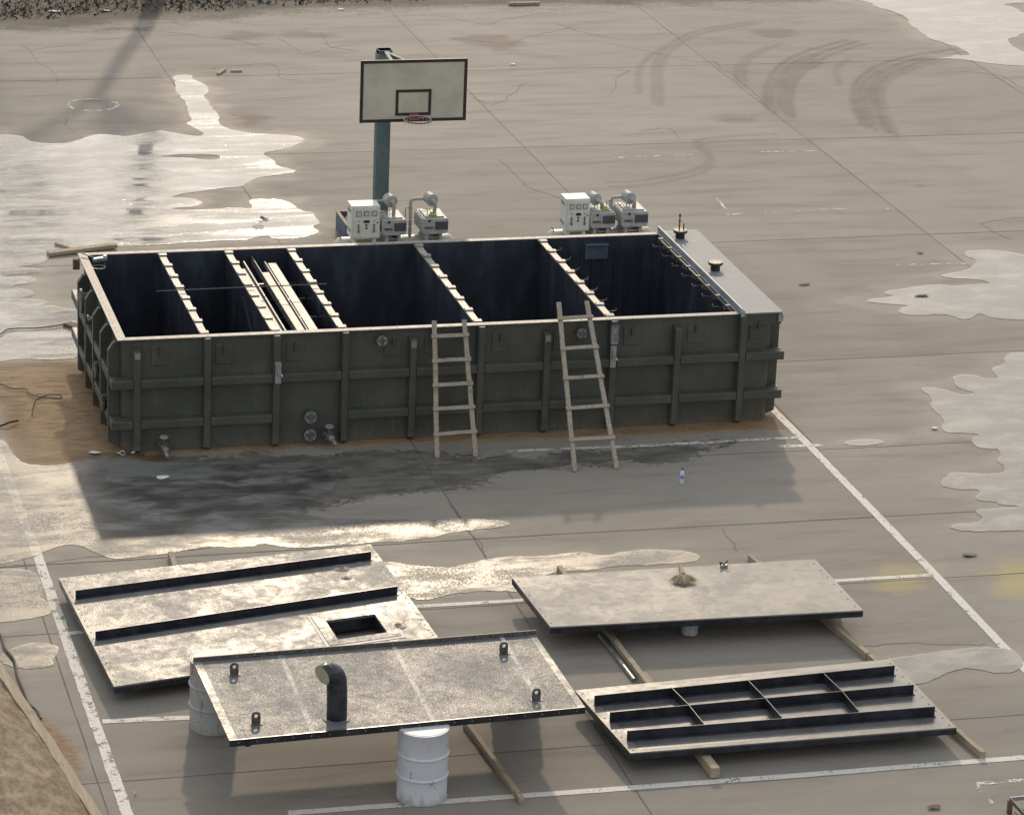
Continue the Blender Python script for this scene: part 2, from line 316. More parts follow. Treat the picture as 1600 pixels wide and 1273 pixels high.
P_r3 = Q([(880, 415), (1107, 405), (1400, 400), (1400, 1140), (1107, 1155), (900, 1160), (620, 1168), (500, 1145), (460, 1125), (520, 1100), (700, 1095), (755, 1050), (700, 1010), (680, 985), (760, 970), (1050, 955), (1060, 945), (880, 930), (880, 908), (740, 905), (680, 880), (700, 850), (730, 835), (710, 800), (560, 805), (470, 790), (385, 770), (400, 715), (440, 690), (455, 655), (560, 655), (660, 660), (780, 668), (940, 660), (940, 600), (860, 550), (920, 495), (860, 440)], 1400, 620, 5.535)
P_r4 = [(1315, 692), (1335, 687), (1365, 686), (1386, 690), (1366, 696), (1330, 697)]
P_r5 = Q([(1090, 70), (1250, 50), (1340, 35), (1450, 22), (1560, 30), (1590, 60), (1600, 95), (1530, 120), (1430, 100), (1380, 97), (1310, 125), (1240, 155), (1180, 145), (1120, 110)], 880, 1000, 2.222)
P_tr = Q([(170, 0), (330, 25), (370, 65), (500, 95), (600, 135), (640, 170), (640, 205), (760, 285), (820, 330), (880, 345), (1060, 400), (1110, 430), (1165, 468), (1000, 465), (1010, 480), (870, 487), (1100, 500), (1300, 530), (1450, 545), (1700, 560), (1700, 445), (1600, 440), (1540, 410), (1480, 365), (1455, 330), (1550, 310), (1560, 285), (1700, 275), (1700, 120), (1600, 118), (1540, 75), (1480, 55), (1420, 45), (1500, 30), (1700, 25), (1900, -80), (1600, -110), (900, -90), (300, -60), (100, -20)], 1300, 0, 5.333)
P_bot = [(1298, 1206), (1380, 1200), (1455, 1197), (1448, 1207), (1400, 1214), (1330, 1213)]
PUD = [('big', P_big, H_big, 'wind'), ('low', P_low, [], 'film'), ('low2', P_low2, [], 'film'), ('low3', P_low3, [], 'film'), ('mid', P_mid, [], 'film'),
       ('r1', P_r1, [], 'calm'), ('r2', P_r2, [], 'calm'), ('r3', P_r3, [], 'calm'), ('r4', P_r4, [], 'calm'), ('r5', P_r5, [], 'calm'), ('tr', P_tr, [], 'calm')]
pud = [(n, trace(p, .09), [trace(h, .1) for h in hs], k) for n, p, hs, k in PUD]

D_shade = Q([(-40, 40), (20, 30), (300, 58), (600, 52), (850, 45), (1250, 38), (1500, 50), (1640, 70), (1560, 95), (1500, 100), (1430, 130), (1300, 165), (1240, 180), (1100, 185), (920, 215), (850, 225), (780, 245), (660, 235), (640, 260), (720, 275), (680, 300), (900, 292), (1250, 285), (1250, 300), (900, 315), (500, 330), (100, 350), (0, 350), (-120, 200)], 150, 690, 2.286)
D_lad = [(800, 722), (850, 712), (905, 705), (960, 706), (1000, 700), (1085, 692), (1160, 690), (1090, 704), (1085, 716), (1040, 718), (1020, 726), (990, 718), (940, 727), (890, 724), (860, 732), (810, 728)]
SAND = Q([(-160, 100), (0, 98), (170, 85), (300, 82), (420, 92), (470, 95), (560, 200), (640, 420), (700, 590), (900, 612), (1040, 640), (960, 660), (900, 690), (820, 660), (700, 655), (560, 665), (430, 685), (330, 700), (180, 705), (90, 680), (70, 620), (40, 550), (10, 430), (0, 330), (-160, 300)], 0, 540, 3.743)
SAND2 = [(1196, 628), (1215, 636), (1240, 660), (1246, 670), (1225, 672), (1150, 674), (1050, 679), (900, 684), (700, 691), (520, 698), (400, 704), (250, 710), (250, 700), (700, 680), (1195, 655)]
SAND3 = [(60, 1118), (75, 1125), (110, 1150), (135, 1195), (128, 1212), (100, 1190), (70, 1150), (40, 1110)]
SOIL_SHADE = [(-150, 42), (0, 38), (60, 42), (150, 36), (210, 26), (270, 20), (330, 24), (420, 14), (500, 9), (560, 10), (700, 5), (900, 2), (1050, 0), (1300, -6), (1300, -100), (-200, -100)]
SOILSTAIN = [[(345, 56), (420, 50), (470, 46), (530, 56), (500, 62), (440, 58), (400, 60), (360, 62)], [(340, 175), (400, 172), (440, 178), (420, 196), (380, 202), (350, 192)], [(690, 60), (760, 56), (830, 66), (800, 80), (740, 74)],
             [(1165, 48), (1230, 46), (1250, 60), (1225, 66), (1190, 60)], [(1295, 700), (1315, 694), (1330, 699), (1370, 699), (1420, 690), (1434, 693), (1400, 699), (1330, 702)], [(1490, 690), (1510, 688), (1525, 692), (1515, 698)],
             [(1112, 186), (1125, 181), (1155, 180), (1176, 186), (1160, 193), (1135, 193)], [(1400, 281), (1440, 278), (1470, 282), (1440, 286)], [(1180, 640), (1215, 650), (1240, 668), (1225, 664)],
             [(330, 780), (420, 765), (440, 740), (400, 790), (320, 820)], [(0, 40), (60, 42), (130, 44), (100, 52), (20, 50)], [(120, 50), (200, 44), (230, 46), (180, 56)]]
YELLOW = [[(1345, 885), (1380, 876), (1440, 880), (1470, 892), (1465, 915), (1420, 930), (1370, 925), (1350, 908)], [(1540, 875), (1600, 868), (1660, 880), (1650, 930), (1590, 938), (1550, 920)]]
TYRES = [Q([(480, 470), (560, 430), (640, 400), (640, 330), (620, 280), (700, 230), (850, 180), (960, 150), (1100, 105)], 950, 0, 2.4615)[2:], ]
def zt(l): return Q(l, 950, 0, 2.4615)
TYRES = [zt([(620, 425), (605, 380), (612, 330), (640, 275), (700, 225), (790, 190), (920, 155)]), zt([(670, 430), (660, 380), (668, 320), (700, 270), (780, 225), (860, 190), (960, 160)]), zt([(690, 440), (680, 380), (690, 320), (725, 270), (800, 230)]),
         zt([(980, 480), (950, 410), (945, 340), (980, 290), (1060, 245), (1170, 215), (1290, 195)]), zt([(1010, 490), (985, 430), (965, 360), (990, 310)]), zt([(1060, 500), (1030, 420), (1010, 350), (1040, 295), (1120, 250), (1230, 215), (1330, 190), (1390, 195)]),
         zt([(1090, 510), (1050, 430), (1030, 350), (1060, 300), (1150, 255), (1260, 220)]), zt([(180, 400), (178, 290), (190, 230), (240, 170), (330, 125), (450, 100), (560, 85)]), zt([(120, 360), (120, 270), (160, 220), (220, 180)]),
         zt([(500, 320), (500, 260), (540, 215), (620, 180)]), zt([(525, 330), (525, 260), (565, 215), (660, 170)]), zt([(890, 330), (880, 270), (920, 230)]), zt([(0, 700), (100, 698), (220, 680), (330, 655), (385, 620), (380, 580), (340, 550), (400, 530), (640, 515)]),
         zt([(620, 425), (680, 480), (740, 540), (900, 590)]), zt([(1060, 500), (1120, 560), (1220, 610), (1400, 700)]), [(1085, 400), (1200, 480), (1330, 600)], [(1250, 380), (1350, 470), (1480, 580), (1560, 600)], [(1130, 395), (1260, 500), (1400, 620)],
         [(1180, 330), (1320, 430), (1400, 500), (1500, 590)], [(640, 60), (700, 80), (780, 75), (900, 100)], [(760, 30), (850, 60), (1000, 60)], [(430, 290), (520, 255), (640, 262), (800, 270)], [(630, 250), (760, 262), (900, 250)],
         [(1000, 1210), (1080, 1190), (1150, 1200), (1190, 1230)], [(1240, 1020), (1330, 1010), (1500, 1008)], [(1150, 1140), (1300, 1160), (1500, 1130), (1600, 1120)]]

# ------------------------------------------------------------------ ground: one sheet, fine where the photograph looks
def sdf_poly(X, Y, poly):
    """signed distance, positive inside; far points get -9"""
    P = np.array([(p.x, p.y) for p in poly]); x0, y0 = P.min(0)-1.0; x1, y1 = P.max(0)+1.0
    out = np.full(X.shape, -9.0); m = (X > x0) & (X < x1) & (Y > y0) & (Y < y1)
    x, y = X[m], Y[m]; d2 = np.full(x.shape, 1e9); ins = np.zeros(x.shape, bool)
    for i in range(len(P)):
        ax, ay = P[i]; bx, by = P[(i+1) % len(P)]; dx, dy = bx-ax, by-ay; L = dx*dx+dy*dy+1e-12
        t = np.clip(((x-ax)*dx+(y-ay)*dy)/L, 0, 1); d2 = np.minimum(d2, (x-ax-t*dx)**2+(y-ay-t*dy)**2)
        if ay != by: c = ((ay > y) != (by > y)) & (x < dx*(y-ay)/(by-ay)+ax); ins ^= c
    out[m] = np.sqrt(d2)*np.where(ins, 1, -1); return out
def dist_line(X, Y, pts, cur):
    P = np.array([(p.x, p.y) for p in pts])
    x0, y0 = P.min(0)-1.0; x1, y1 = P.max(0)+1.0; m = (X > x0) & (X < x1) & (Y > y0) & (Y < y1); x, y = X[m], Y[m]; c = cur[m]
    for (ax, ay), (bx, by) in zip(P[:-1], P[1:]):
        dx, dy = bx-ax, by-ay; t = np.clip(((x-ax)*dx+(y-ay)*dy)/(dx*dx+dy*dy+1e-12), 0, 1)
        c = np.minimum(c, np.hypot(x-ax-t*dx, y-ay-t*dy))
    cur[m] = c; return cur
gx = np.arange(-7, 29.01, .09); gy = np.arange(-15, 33.01, .09); XX, YY = np.meshgrid(gx, gy); Xf, Yf = XX.ravel(), YY.ravel()
A = {}
wet = np.full(Xf.shape, -9.0)
for n, p, hs, k in pud:
    d = sdf_poly(Xf, Yf, p)
    for h in hs: d = np.minimum(d, -sdf_poly(Xf, Yf, h))
    wet = np.maximum(wet, d)
A['shore'] = wet
def union(polys, **k):
    o = np.full(Xf.shape, -9.0)
    for q in polys: o = np.maximum(o, sdf_poly(Xf, Yf, smooth_poly([G(*p) for p in q])))
    return o
A['damp'] = union([D_shade, D_lad]); A['sandy'] = union([SAND, SAND2, SAND3]); A['soil'] = union([SOIL_SHADE]); A['stain'] = union(SOILSTAIN); A['yellow'] = union(YELLOW)
ty = np.zeros(Xf.shape)
def spl(pts, n=8):
    P = [G(*p) for p in pts]; out = []
    for i in range(len(P)-1):
        a, b, c, d = P[max(i-1, 0)], P[i], P[i+1], P[min(i+2, len(P)-1)]
        for k in range(n):
            t = k/n; out.append(.5*((2*b)+(c-a)*t+(2*a-5*b+4*c-d)*t*t+(3*b-a-3*c+d)*t**3))
    return out+[P[-1]]
def shift(t, dx, dy): return [(x+dx, y+dy) for x, y in t]
TYRES = [q for i, t in enumerate(TYRES[:7]) for q in (t, shift(t, 9, 5))][:13]+TYRES[7:]+[shift(TYRES[6], 9, 5), shift(TYRES[7], 9, 3), shift(TYRES[12], 4, 7)]
for i, t in enumerate(TYRES):
    dd = dist_line(Xf, Yf, spl(t), np.full(Xf.shape, 9.0)); k = .95 if i < 13 else (.62 if i < 19 or i > len(TYRES)-4 else .16)
    ty = np.maximum(ty, k*np.clip(1.3-dd/(.09 if i < 19 or i > len(TYRES)-4 else .28), 0, 1))
A['tyre'] = ty
jn = np.full(Xf.shape, 9.0)
nx, ny = len(gx), len(gy); idx = np.arange(nx*ny).reshape(ny, nx)
fs = np.stack([idx[:-1, :-1], idx[:-1, 1:], idx[1:, 1:], idx[1:, :-1]], -1).reshape(-1, 4)
vs = np.stack([Xf, Yf, np.zeros_like(Xf)], 1); n0 = len(vs)
x0, x1, y0, y1 = gx[0], gx[-1], gy[0], gy[-1]; B = 900
ext = np.array([(x0, y0, 0), (x1, y0, 0), (x1, y1, 0), (x0, y1, 0), (-B, -B, 0), (B, -B, 0), (B, B, 0), (-B, B, 0)], float)
vs = np.vstack([vs, ext]); fe = np.array([(0, 4, 5, 1), (1, 5, 6, 2), (2, 6, 7, 3), (3, 7, 4, 0)])+n0
me = bpy.data.meshes.new('ground'); me.from_pydata(vs.tolist(), [], fs.tolist()+fe.tolist())
for k, a in A.items():
    at = me.attributes.new(k, 'FLOAT', 'POINT'); far = 0.0 if k == 'tyre' else -9.0
    at.data.foreach_set('value', np.concatenate([a, np.full(8, far)]).astype(np.float32))
ground = bpy.data.objects.new('ground', me); COL.objects.link(ground); tag(ground, kind='structure')

def ground_mat():
    N = NT('worn_concrete'); p = N.pos()
    big = N.noise(p, .16, 5, .6); mid = N.noise(N.pos((.8, 1.5, 1)), .9, 6, .62, .4); fine = N.noise(p, 9, 6, .7); grit = N.noise(p, 60, 3, .7)
    strk = N.noise(N.pos((.35, 1.9, 1), (0, 0, R(-28))), 1.3, 6, .65, .3); strk2 = N.noise(N.pos((.25, 3.5, 1), (0, 0, R(8))), 1.0, 6, .7, .5)
    col = N.mix(N.ramp(big, .35, .65), (.262, .234, .192), (.294, .264, .218))
    col = N.mix(N.ramp(mid, .45, .75, 0, .35), col, (.235, .21, .17)); col = N.mix(N.ramp(strk, .48, .74, 0, .6), col, (.20, .165, .125))
    col = N.mix(N.ramp(strk2, .55, .8, 0, .5), col, (.215, .18, .14)); col = N.mix(N.ramp(N.noise(N.pos((.5, 2.2, 1)), 1.7, 7, .75), .60, .72, 0, .35), col, (.45, .41, .33))
    sf = N.noise(N.pos((.6, 5, 1), (0, 0, R(14))), 2.6, 6, .75, .4); col = N.mix(N.ramp(sf, .66, .74, 0, .5), col, (.42, .39, .33)); sd2 = N.noise(N.pos((.5, 3, 1), (0, 0, R(-12))), 1.6, 8, .78, .6); col = N.mix(N.ramp(sd2, .60, .72, 0, .45), col, (.17, .145, .115))
    col = N.mix(N.ramp(fine, .35, .75, 0, .18), col, (.20, .175, .14)); col = N.mix(N.ramp(grit, .55, .8, 0, .25), col, (.16, .14, .115))
    spk = N.noise(p, 22, 2, .5); col = N.mix(N.ramp(spk, .725, .74, 0, .75), col, (.075, .06, .045)); col = N.mix(N.ramp(spk, .245, .235, 0, .6), col, (.55, .52, .45))
    sp = N.n('SeparateXYZ'); N.t.links.new(N.pos(), sp.inputs[0]); fx = N.math('FLOOR', N.math('DIVIDE', N.math('SUBTRACT', sp.outputs[0], 4.3), 5.87)); fy = N.math('FLOOR', N.math('DIVIDE', N.math('SUBTRACT', sp.outputs[1], 2.7), 6.5))
    wn = N.n('TexWhiteNoise', noise_dimensions='1D'); N.t.links.new(N.math('ADD', N.math('MULTIPLY', fx, 7.13), fy), wn.inputs['W']); sl = N.ramp(wn.outputs['Value'], 0, 1, .87, 1.06, smooth=False); col = N.mul(col, sl)
    blot = N.ramp(N.noise(N.pos((.7, 1.4, 1), (0, 0, .3)), .55, 7, .7, .8), .56, .70, 0, .45); col = N.mix(blot, col, (.21, .18, .14))
    nz = N.math('SUBTRACT', mid, .5); nf = N.math('SUBTRACT', fine, .5)
    # tyre marks
    tn = N.math('MULTIPLY', N.attr('tyre'), N.ramp(N.noise(N.pos((1, .6, 1)), 1.4, 6, .7), .25, .60, .35, .85))
    rb = N.n('TexWave', wave_type='BANDS'); N.t.links.new(N.pos((1, 1, 1), (0, 0, .6)), rb.inputs[0]); rb.inputs['Scale'].default_value = 3.2; rb.inputs['Distortion'].default_value = 4
    tn = N.math('MULTIPLY', tn, N.ramp(rb.outputs['Fac'], 0, 1, .95, 1)); col = N.mix(tn, col, (.115, .10, .085))
    # stains, yellow powder, soil darkened and feathered to stand in for soft shade
    s = N.ramp(N.math('ADD', N.attr('stain'), N.math('MULTIPLY', N.math('ADD', nz, N.math('MULTIPLY', nf, .25)), 2.2)), -.20, .30, 0, .60); col = N.mix(s, col, (.125, .092, .062))
    y = N.ramp(N.math('ADD', N.attr('yellow'), N.math('MULTIPLY', nz, 2.2)), -.2, .35, 0, .75); col = N.mix(N.math('MULTIPLY', y, N.ramp(strk2, .3, .7, .3, 1)), col, (.46, .37, .14))
    so = N.ramp(N.math('ADD', N.attr('soil'), N.math('MULTIPLY', N.math('ADD', nz, nf), 1.8)), -1.0, .2); sc = N.mix(N.ramp(fine, .35, .75), (.026, .024, .019), (.085, .072, .052)); col = N.mix(so, col, sc)
    # wetness: shoreline ring, ground under the water, film, damp
    sh = N.attr('shore'); shn = N.math('ADD', sh, N.math('MULTIPLY', nf, .16))
    marg = N.ramp(N.math('ADD', sh, N.math('MULTIPLY', nz, 2.2)), -.60, .0, 0, .45); ring = N.math('MULTIPLY', N.ramp(shn, -.13, .0, 0, 1), N.ramp(N.noise(p, 1.3, 4), .35, .65, .10, .85)); ring = N.math('MAXIMUM', ring, marg); und = N.ramp(sh, .0, .05, 0, 1)
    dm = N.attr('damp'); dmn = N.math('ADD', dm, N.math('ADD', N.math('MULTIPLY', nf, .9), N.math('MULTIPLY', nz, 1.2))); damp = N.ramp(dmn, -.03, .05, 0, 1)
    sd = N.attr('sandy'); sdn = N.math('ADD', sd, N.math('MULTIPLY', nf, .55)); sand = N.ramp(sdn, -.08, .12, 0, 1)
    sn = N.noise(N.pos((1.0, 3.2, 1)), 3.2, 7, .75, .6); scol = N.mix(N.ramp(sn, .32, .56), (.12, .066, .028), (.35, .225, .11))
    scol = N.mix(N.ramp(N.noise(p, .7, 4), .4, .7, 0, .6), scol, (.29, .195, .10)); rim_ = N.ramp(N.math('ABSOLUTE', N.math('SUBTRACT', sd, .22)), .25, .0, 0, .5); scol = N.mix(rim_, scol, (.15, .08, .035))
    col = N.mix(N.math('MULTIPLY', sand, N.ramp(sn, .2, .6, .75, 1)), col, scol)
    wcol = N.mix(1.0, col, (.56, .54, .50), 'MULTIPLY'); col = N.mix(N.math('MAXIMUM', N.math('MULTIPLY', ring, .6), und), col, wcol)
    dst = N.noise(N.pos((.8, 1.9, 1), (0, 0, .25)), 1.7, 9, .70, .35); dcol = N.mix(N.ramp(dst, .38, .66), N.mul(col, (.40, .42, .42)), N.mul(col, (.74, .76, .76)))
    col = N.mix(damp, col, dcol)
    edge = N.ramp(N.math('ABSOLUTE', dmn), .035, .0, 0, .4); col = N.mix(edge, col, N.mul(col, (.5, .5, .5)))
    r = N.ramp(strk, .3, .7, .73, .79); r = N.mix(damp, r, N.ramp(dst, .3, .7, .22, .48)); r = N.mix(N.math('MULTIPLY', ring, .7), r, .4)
    h = N.math('ADD', N.math('MULTIPLY', fine, .7), N.math('MULTIPLY', grit, .3)); h = N.math('ADD', h, N.math('MULTIPLY', N.math('MULTIPLY', sand, sn), 5))
    return N.done(N.bsdf(col, r, N.bump(h, N.mix(sand, .03, .5), .010), spec=.42))
me.materials.append(ground_mat())

def water(name, kind):
    N = NT(name); p = N.pos()
    patch = N.noise(N.pos((.30, 2.2, 1)), 1.0, 6, .62, .5); fine = N.noise(p, 26, 3, .6); ripple = N.noise(N.pos((.6, 2.2, 1)), 8, 3, .55); spk = N.noise(p, 34, 2, .5); blot = N.noise(N.pos((.7, 1.5, 1), (0, 0, .2)), 1.4, 9, .70, .3)
    if kind == 'calm':      # far puddles: mirror-smooth, some silt
        k = N.ramp(patch, .50, .62, 0, 1); rough = N.mix(k, .04, .2); st = N.math('ADD', N.math('MULTIPLY', k, .35), .03); dif = N.ramp(blot, .42, .66, .38, .72)
    elif kind == 'wind':    # the large left puddle: wind-ruffled bands between smooth ones, glare put into pale diffuse
        k = N.ramp(patch, .40, .56, 0, 1); rough = N.mix(k, .03, .13); st = N.math('ADD', N.math('MULTIPLY', k, .45), .03); dif = N.ramp(blot, .40, .68, .34, .70)
    else:                   # thin film that follows the rough concrete
        k = N.ramp(blot, .38, .62, 0, 1); rough = N.mix(k, .34, .56); rough = N.math('ADD', rough, N.math('MULTIPLY', N.ramp(spk, .42, .66, .06, -.13), N.ramp(patch, .4, .62, .15, 1))); st = .22; dif = N.ramp(blot, .44, .66, .04, .50); dif = N.math('MAXIMUM', dif, N.ramp(N.noise(N.pos((.5, 1.1, 1)), .55, 5, .6), .50, .64, 0, .55))
    h = N.math('ADD', N.math('MULTIPLY', fine, .6), ripple); nr = N.bump(h, st, .008)
    gl = N.n('BsdfGlossy'); N.set(gl.inputs['Color'], (1, 1, 1)); N.set(gl.inputs['Roughness'], rough); N.set(gl.inputs['Normal'], nr)
    tr = N.n('BsdfTransparent'); N.set(tr.inputs['Color'], (.94, .93, .90) if kind != 'film' else (.80, .80, .78))
    df = N.n('BsdfDiffuse'); N.set(df.inputs['Color'], {'calm': (.42, .39, .33), 'wind': (.68, .645, .58), 'film': (.27, .262, .24)}[kind])
    fr = N.n('Fresnel'); fr.inputs['IOR'].default_value = 1.24 if kind == 'film' else 1.38; N.set(fr.inputs['Normal'], nr)
    m1 = N.n('MixShader'); N.set(m1.inputs[0], dif); N.t.links.new(tr.outputs[0], m1.inputs[1]); N.t.links.new(df.outputs[0], m1.inputs[2])
    m2 = N.n('MixShader'); N.t.links.new(fr.outputs[0], m2.inputs[0]); N.t.links.new(m1.outputs[0], m2.inputs[1]); N.t.links.new(gl.outputs[0], m2.inputs[2])
    return N.done(m2.outputs[0])
M['calm'] = water('calm_silty_water', 'calm'); M['film'] = water('thin_water_film', 'film'); M['wind'] = water('wind_ruffled_water', 'wind')
def sheet(name, loops, z, mat, kind='structure'):
    L = [[Vector((p.x, p.y, z)) for p in l] for l in loops]; fl = [p for l in L for p in l]
    tris = tessellate_polygon(L); me = bpy.data.meshes.new(name); me.from_pydata([tuple(p) for p in fl], [], [tuple(t) for t in tris])
    bm = bmesh.new(); bm.from_mesh(me)
    for f in bm.faces:
        if f.normal.z < 0: f.normal_flip()
    bm.to_mesh(me); bm.free(); me.materials.append(mat)
    o = bpy.data.objects.new(name, me); COL.objects.link(o)
    if kind: tag(o, kind=kind)
    return o
for n, p, hs, k in pud: sheet('puddle', [p]+hs, .0062 + (.0006 if n in ('r3',) else 0), M[k])

# court lines, slab joints, cracks
def line_mat():
    N = NT('worn_white_line_paint'); p = N.pos(); a = N.noise(p, 5, 7, .75); b = N.noise(p, 30, 4, .7)
    wv = N.attr('wear'); al = N.ramp(N.math('ADD', N.math('ADD', a, N.math('MULTIPLY', N.math('SUBTRACT', b, .5), .5)), wv), .40, .47)
    col = N.mix(N.ramp(b, .3, .7), (.50, .47, .41), (.64, .61, .54)); return N.done(N.bsdf(col, .6, N.bump(b, .3, .004), alpha=al))
M['line'] = line_mat()
def ribbon(name, pts, wd, z, mat, wear=0.0, jit=.0, seg=.15, taper=False):
    P = [Vector((p.x, p.y, 0)) for p in pts]; out = []
    for a, b in zip(P[:-1], P[1:]):
        n = max(1, int((b-a).length/seg))
        out += [a.lerp(b, k/n) for k in range(n)]
    out.append(P[-1]); vs = []; fs = []
    for i, c in enumerate(out):
        d = (out[min(i+1, len(out)-1)]-out[max(i-1, 0)]).normalized(); s = Vector((-d.y, d.x, 0))
        h = wd/2*(1+random.uniform(-jit, jit)); h2 = wd/2*(1+random.uniform(-jit, jit)); c = c+s*random.uniform(-jit, jit)*wd*.6
        if taper: k = min(i, len(out)-1-i)/max(1, len(out))*6; h *= min(1, .25+k); h2 *= min(1, .25+k)
        vs += [(c.x-s.x*h, c.y-s.y*h, z), (c.x+s.x*h2, c.y+s.y*h2, z)]
    for i in range(len(out)-1): fs.append((2*i+1, 2*i, 2*i+2, 2*i+3))
    me = bpy.data.meshes.new(name); me.from_pydata(vs, [], fs); me.materials.append(mat)
    at = me.attributes.new('wear', 'FLOAT', 'POINT'); at.data.foreach_set('value', [wear]*len(vs)); return me
def line_obj(pts, wd, wear=0.0, z=.0045, jit=.04):
    o = bpy.data.objects.new('court_line', ribbon('court_line', pts, wd, z, M['line'], wear, jit)); COL.objects.link(o); return tag(o, kind='structure')
XR, XL = 10.187, -1.583
line_obj([V(XR-.04, 1.1, 0), V(XR, -1, 0), V(XR+.03, -6.4, 0), V(XR, -14, 0)], .13, .04)
line_obj([V(XL-.15, 3.0, 0), V(XL-.02, -4, 0), V(XL, -9.0, 0), V(XL+.05, -14.5, 0)], .135, .01, jit=.06)
line_obj([G(450, 1270), G(880, 1238.5), G(1250, 1211), G(1640, 1180)], .12, .05, .0048)
line_obj([G(196-36, 1127), G(290, 1121), G(380, 1117)], .12, .05, .0048, .12)
line_obj([G(100, 990), G(640, 948), G(810, 938), G(1310, 907), G(1457, 898)], .10, .03, .0048)
line_obj([G(790, 705), G(1000, 697), G(1255, 683)], .09, -.04, .0048, .15)
line_obj([G(1215, 698), G(1285, 695)], .12, -.02, .0049, .2)
line_obj([G(1526, 1224), G(1620, 1216)], .08, -.09, .0048, .2); line_obj([G(1526, 1226), G(1555, 1262), G(1590, 1262)], .06, -.10, .0051, .2)
line_obj([G(1130, 336), G(1300, 327), G(1405, 326)], .06, -.10, .0048, .2); line_obj([G(1185, 238), G(1290, 236)], .05, -.09, .0048, .2); line_obj([G(950, 247), G(1095, 242)], .05, -.10, .0048, .2)
line_obj([G(1120, 310), G(1135, 328)], .05, -.08, .0051, .2); line_obj([G(1400, 414), G(1510, 412)], .06, -.11, .0048, .2)
c0 = G(145, 164); rr = (G(184, 164)-G(106, 164)).length/2
line_obj([c0+V(math.cos(t)*rr, math.sin(t)*rr*.95, 0) for t in [i*math.pi/12 for i in range(24)]+[0]], .07, -.07, .0048, .25)
joint_m = simple('dark_joint_filler', (.085, .075, .06), (.15, .13, .105), .8, .02, 9, .2, 40)
lm = []
def joint(pts, wd=.018, jit=.5, seg=.35): lm.append(ribbon('j', pts, wd, .0025+len(lm)*.00001, joint_m, 0, jit, seg))
for x in (4.3, 10.23, 16.03, 21.9, -1.75): joint([V(x, -15, 0), V(x+.04, 0, 0), V(x, 12, 0), V(x-.1, 29.5, 0)] if x != -1.75 else [V(x, -15, 0), V(x-.1, 4, 0)], .015)
for y in (-10.72, -6.35, -4.05, -1.3, 2.7, 9.2, 15.8, 21.9): joint([V(-7, y, 0), V(5, y+.03, 0), V(12, y-.04, 0), V(29, y, 0)], .016 if y != -4.05 else .024)
def crack(pts, wd=.02):
    P = [G(*p) for p in pts]; joint(frac(P, .09, 3, False), wd*.5, .6, .1)
for c in ([(30, 70), (62, 100), (90, 130)], [(412, 100), (422, 100), (440, 124), (468, 126)], [(10, 80), (100, 72), (190, 60)], [(250, 18), (262, 30), (290, 42)], [(330, 108), (400, 100), (420, 102)], [(500, 55), (520, 75), (560, 80)], [(430, 60), (470, 85), (510, 76), (560, 70)], [(720, 60), (790, 70), (850, 52), (900, 40)],
          [(950, 68), (1000, 78), (1060, 90)], [(1060, 94), (1115, 97), (1150, 120), (1198, 165)], [(955, 108), (985, 112), (962, 125), (955, 145)], [(1130, 825), (1140, 842), (1152, 862)], [(0, 886), (60, 882), (200, 868), (330, 855)], [(760, 870), (740, 838), (700, 785)], [(1335, 1010), (1400, 1005), (1500, 1007), (1540, 1006)],
          [(1580, 375), (1530, 350), (1600, 340)], [(106, 185), (108, 200), (128, 215)], [(780, 250), (820, 290), (900, 320)], [(860, 35), (900, 48), (960, 60)], [(1000, 205), (1040, 200), (1060, 215)], [(820, 130), (770, 165), (735, 152)], [(1480, 110), (1560, 118), (1600, 140)], [(680, 25), (760, 40), (860, 20)], [(200, 45), (350, 60), (410, 75)]): crack(c, .022)
b = bmesh.new()
for m_ in lm: b.from_mesh(m_); bpy.data.meshes.remove(m_)
jm = bpy.data.meshes.new('slab_joints'); b.to_mesh(jm); b.free(); jm.materials.append(joint_m)
jo = bpy.data.objects.new('slab_joints', jm); COL.objects.link(jo); tag(jo, kind='structure')

# ------------------------------------------------------------------ the tank
TL_, TW, TH = 10.02, 4.30, 1.733; RIBX = [.28, 1.30, 2.315, 3.33, 4.345, 5.37, 6.38, 7.40, 8.40, 9.42]; PX = [1.28, 2.32, 3.31, 5.35, 7.38]
tank = thing('open_tank', (5, 2.15, 0), 'long dark green ribbed plastic tank, open on top with six black compartments', 'tank')
def rbox_wall():
    # rounded-corner outer shell with a floor; walls 60 mm
    def loop(ins, z, r):
        x0, x1, y0, y1 = ins; pts = []
        for cx, cy, a0 in ((x1-r, y1-r, 0), (x0+r, y1-r, 90), (x0+r, y0+r, 180), (x1-r, y0+r, 270)):
            for k in range(5): a = R(a0+90*k/4); pts.append(V(cx+r*math.cos(a), cy+r*math.sin(a), z))
        return pts
    o = (.07, 9.93, .06, TW-.06); i = (.13, 9.38, .12, TW-.12); return loop, o, i
loop, o_, i_ = rbox_wall()
mb = MB(); rings = [loop(o_, 0.0, .16), loop(o_, TH-.014, .16)]; n = 20
for a, b in zip(rings[:-1], rings[1:]): mb.add(a+b, [(j, (j+1) % n, n+(j+1) % n, n+j) for j in range(n)], 0, True)
mb.build('outer_wall', M['dark_grp'], tank, merge=True)
mb = MB(); a, b = loop(i_, .06, .04), loop(i_, TH-.014, .04)
mb.add(a+b, [(j, n+j, n+(j+1) % n, (j+1) % n) for j in range(n)], 0); mb.add(a, [tuple(range(n))], 0)
for k in range(1, 10):     # shallow inner pilasters on the back wall of the right compartment
    x = 7.5+k*.19; mb.box(x-.02, x+.02, TW-.145, TW-.12, .06, TH-.2)
mb.build('inner_wall', M['navy'], tank)
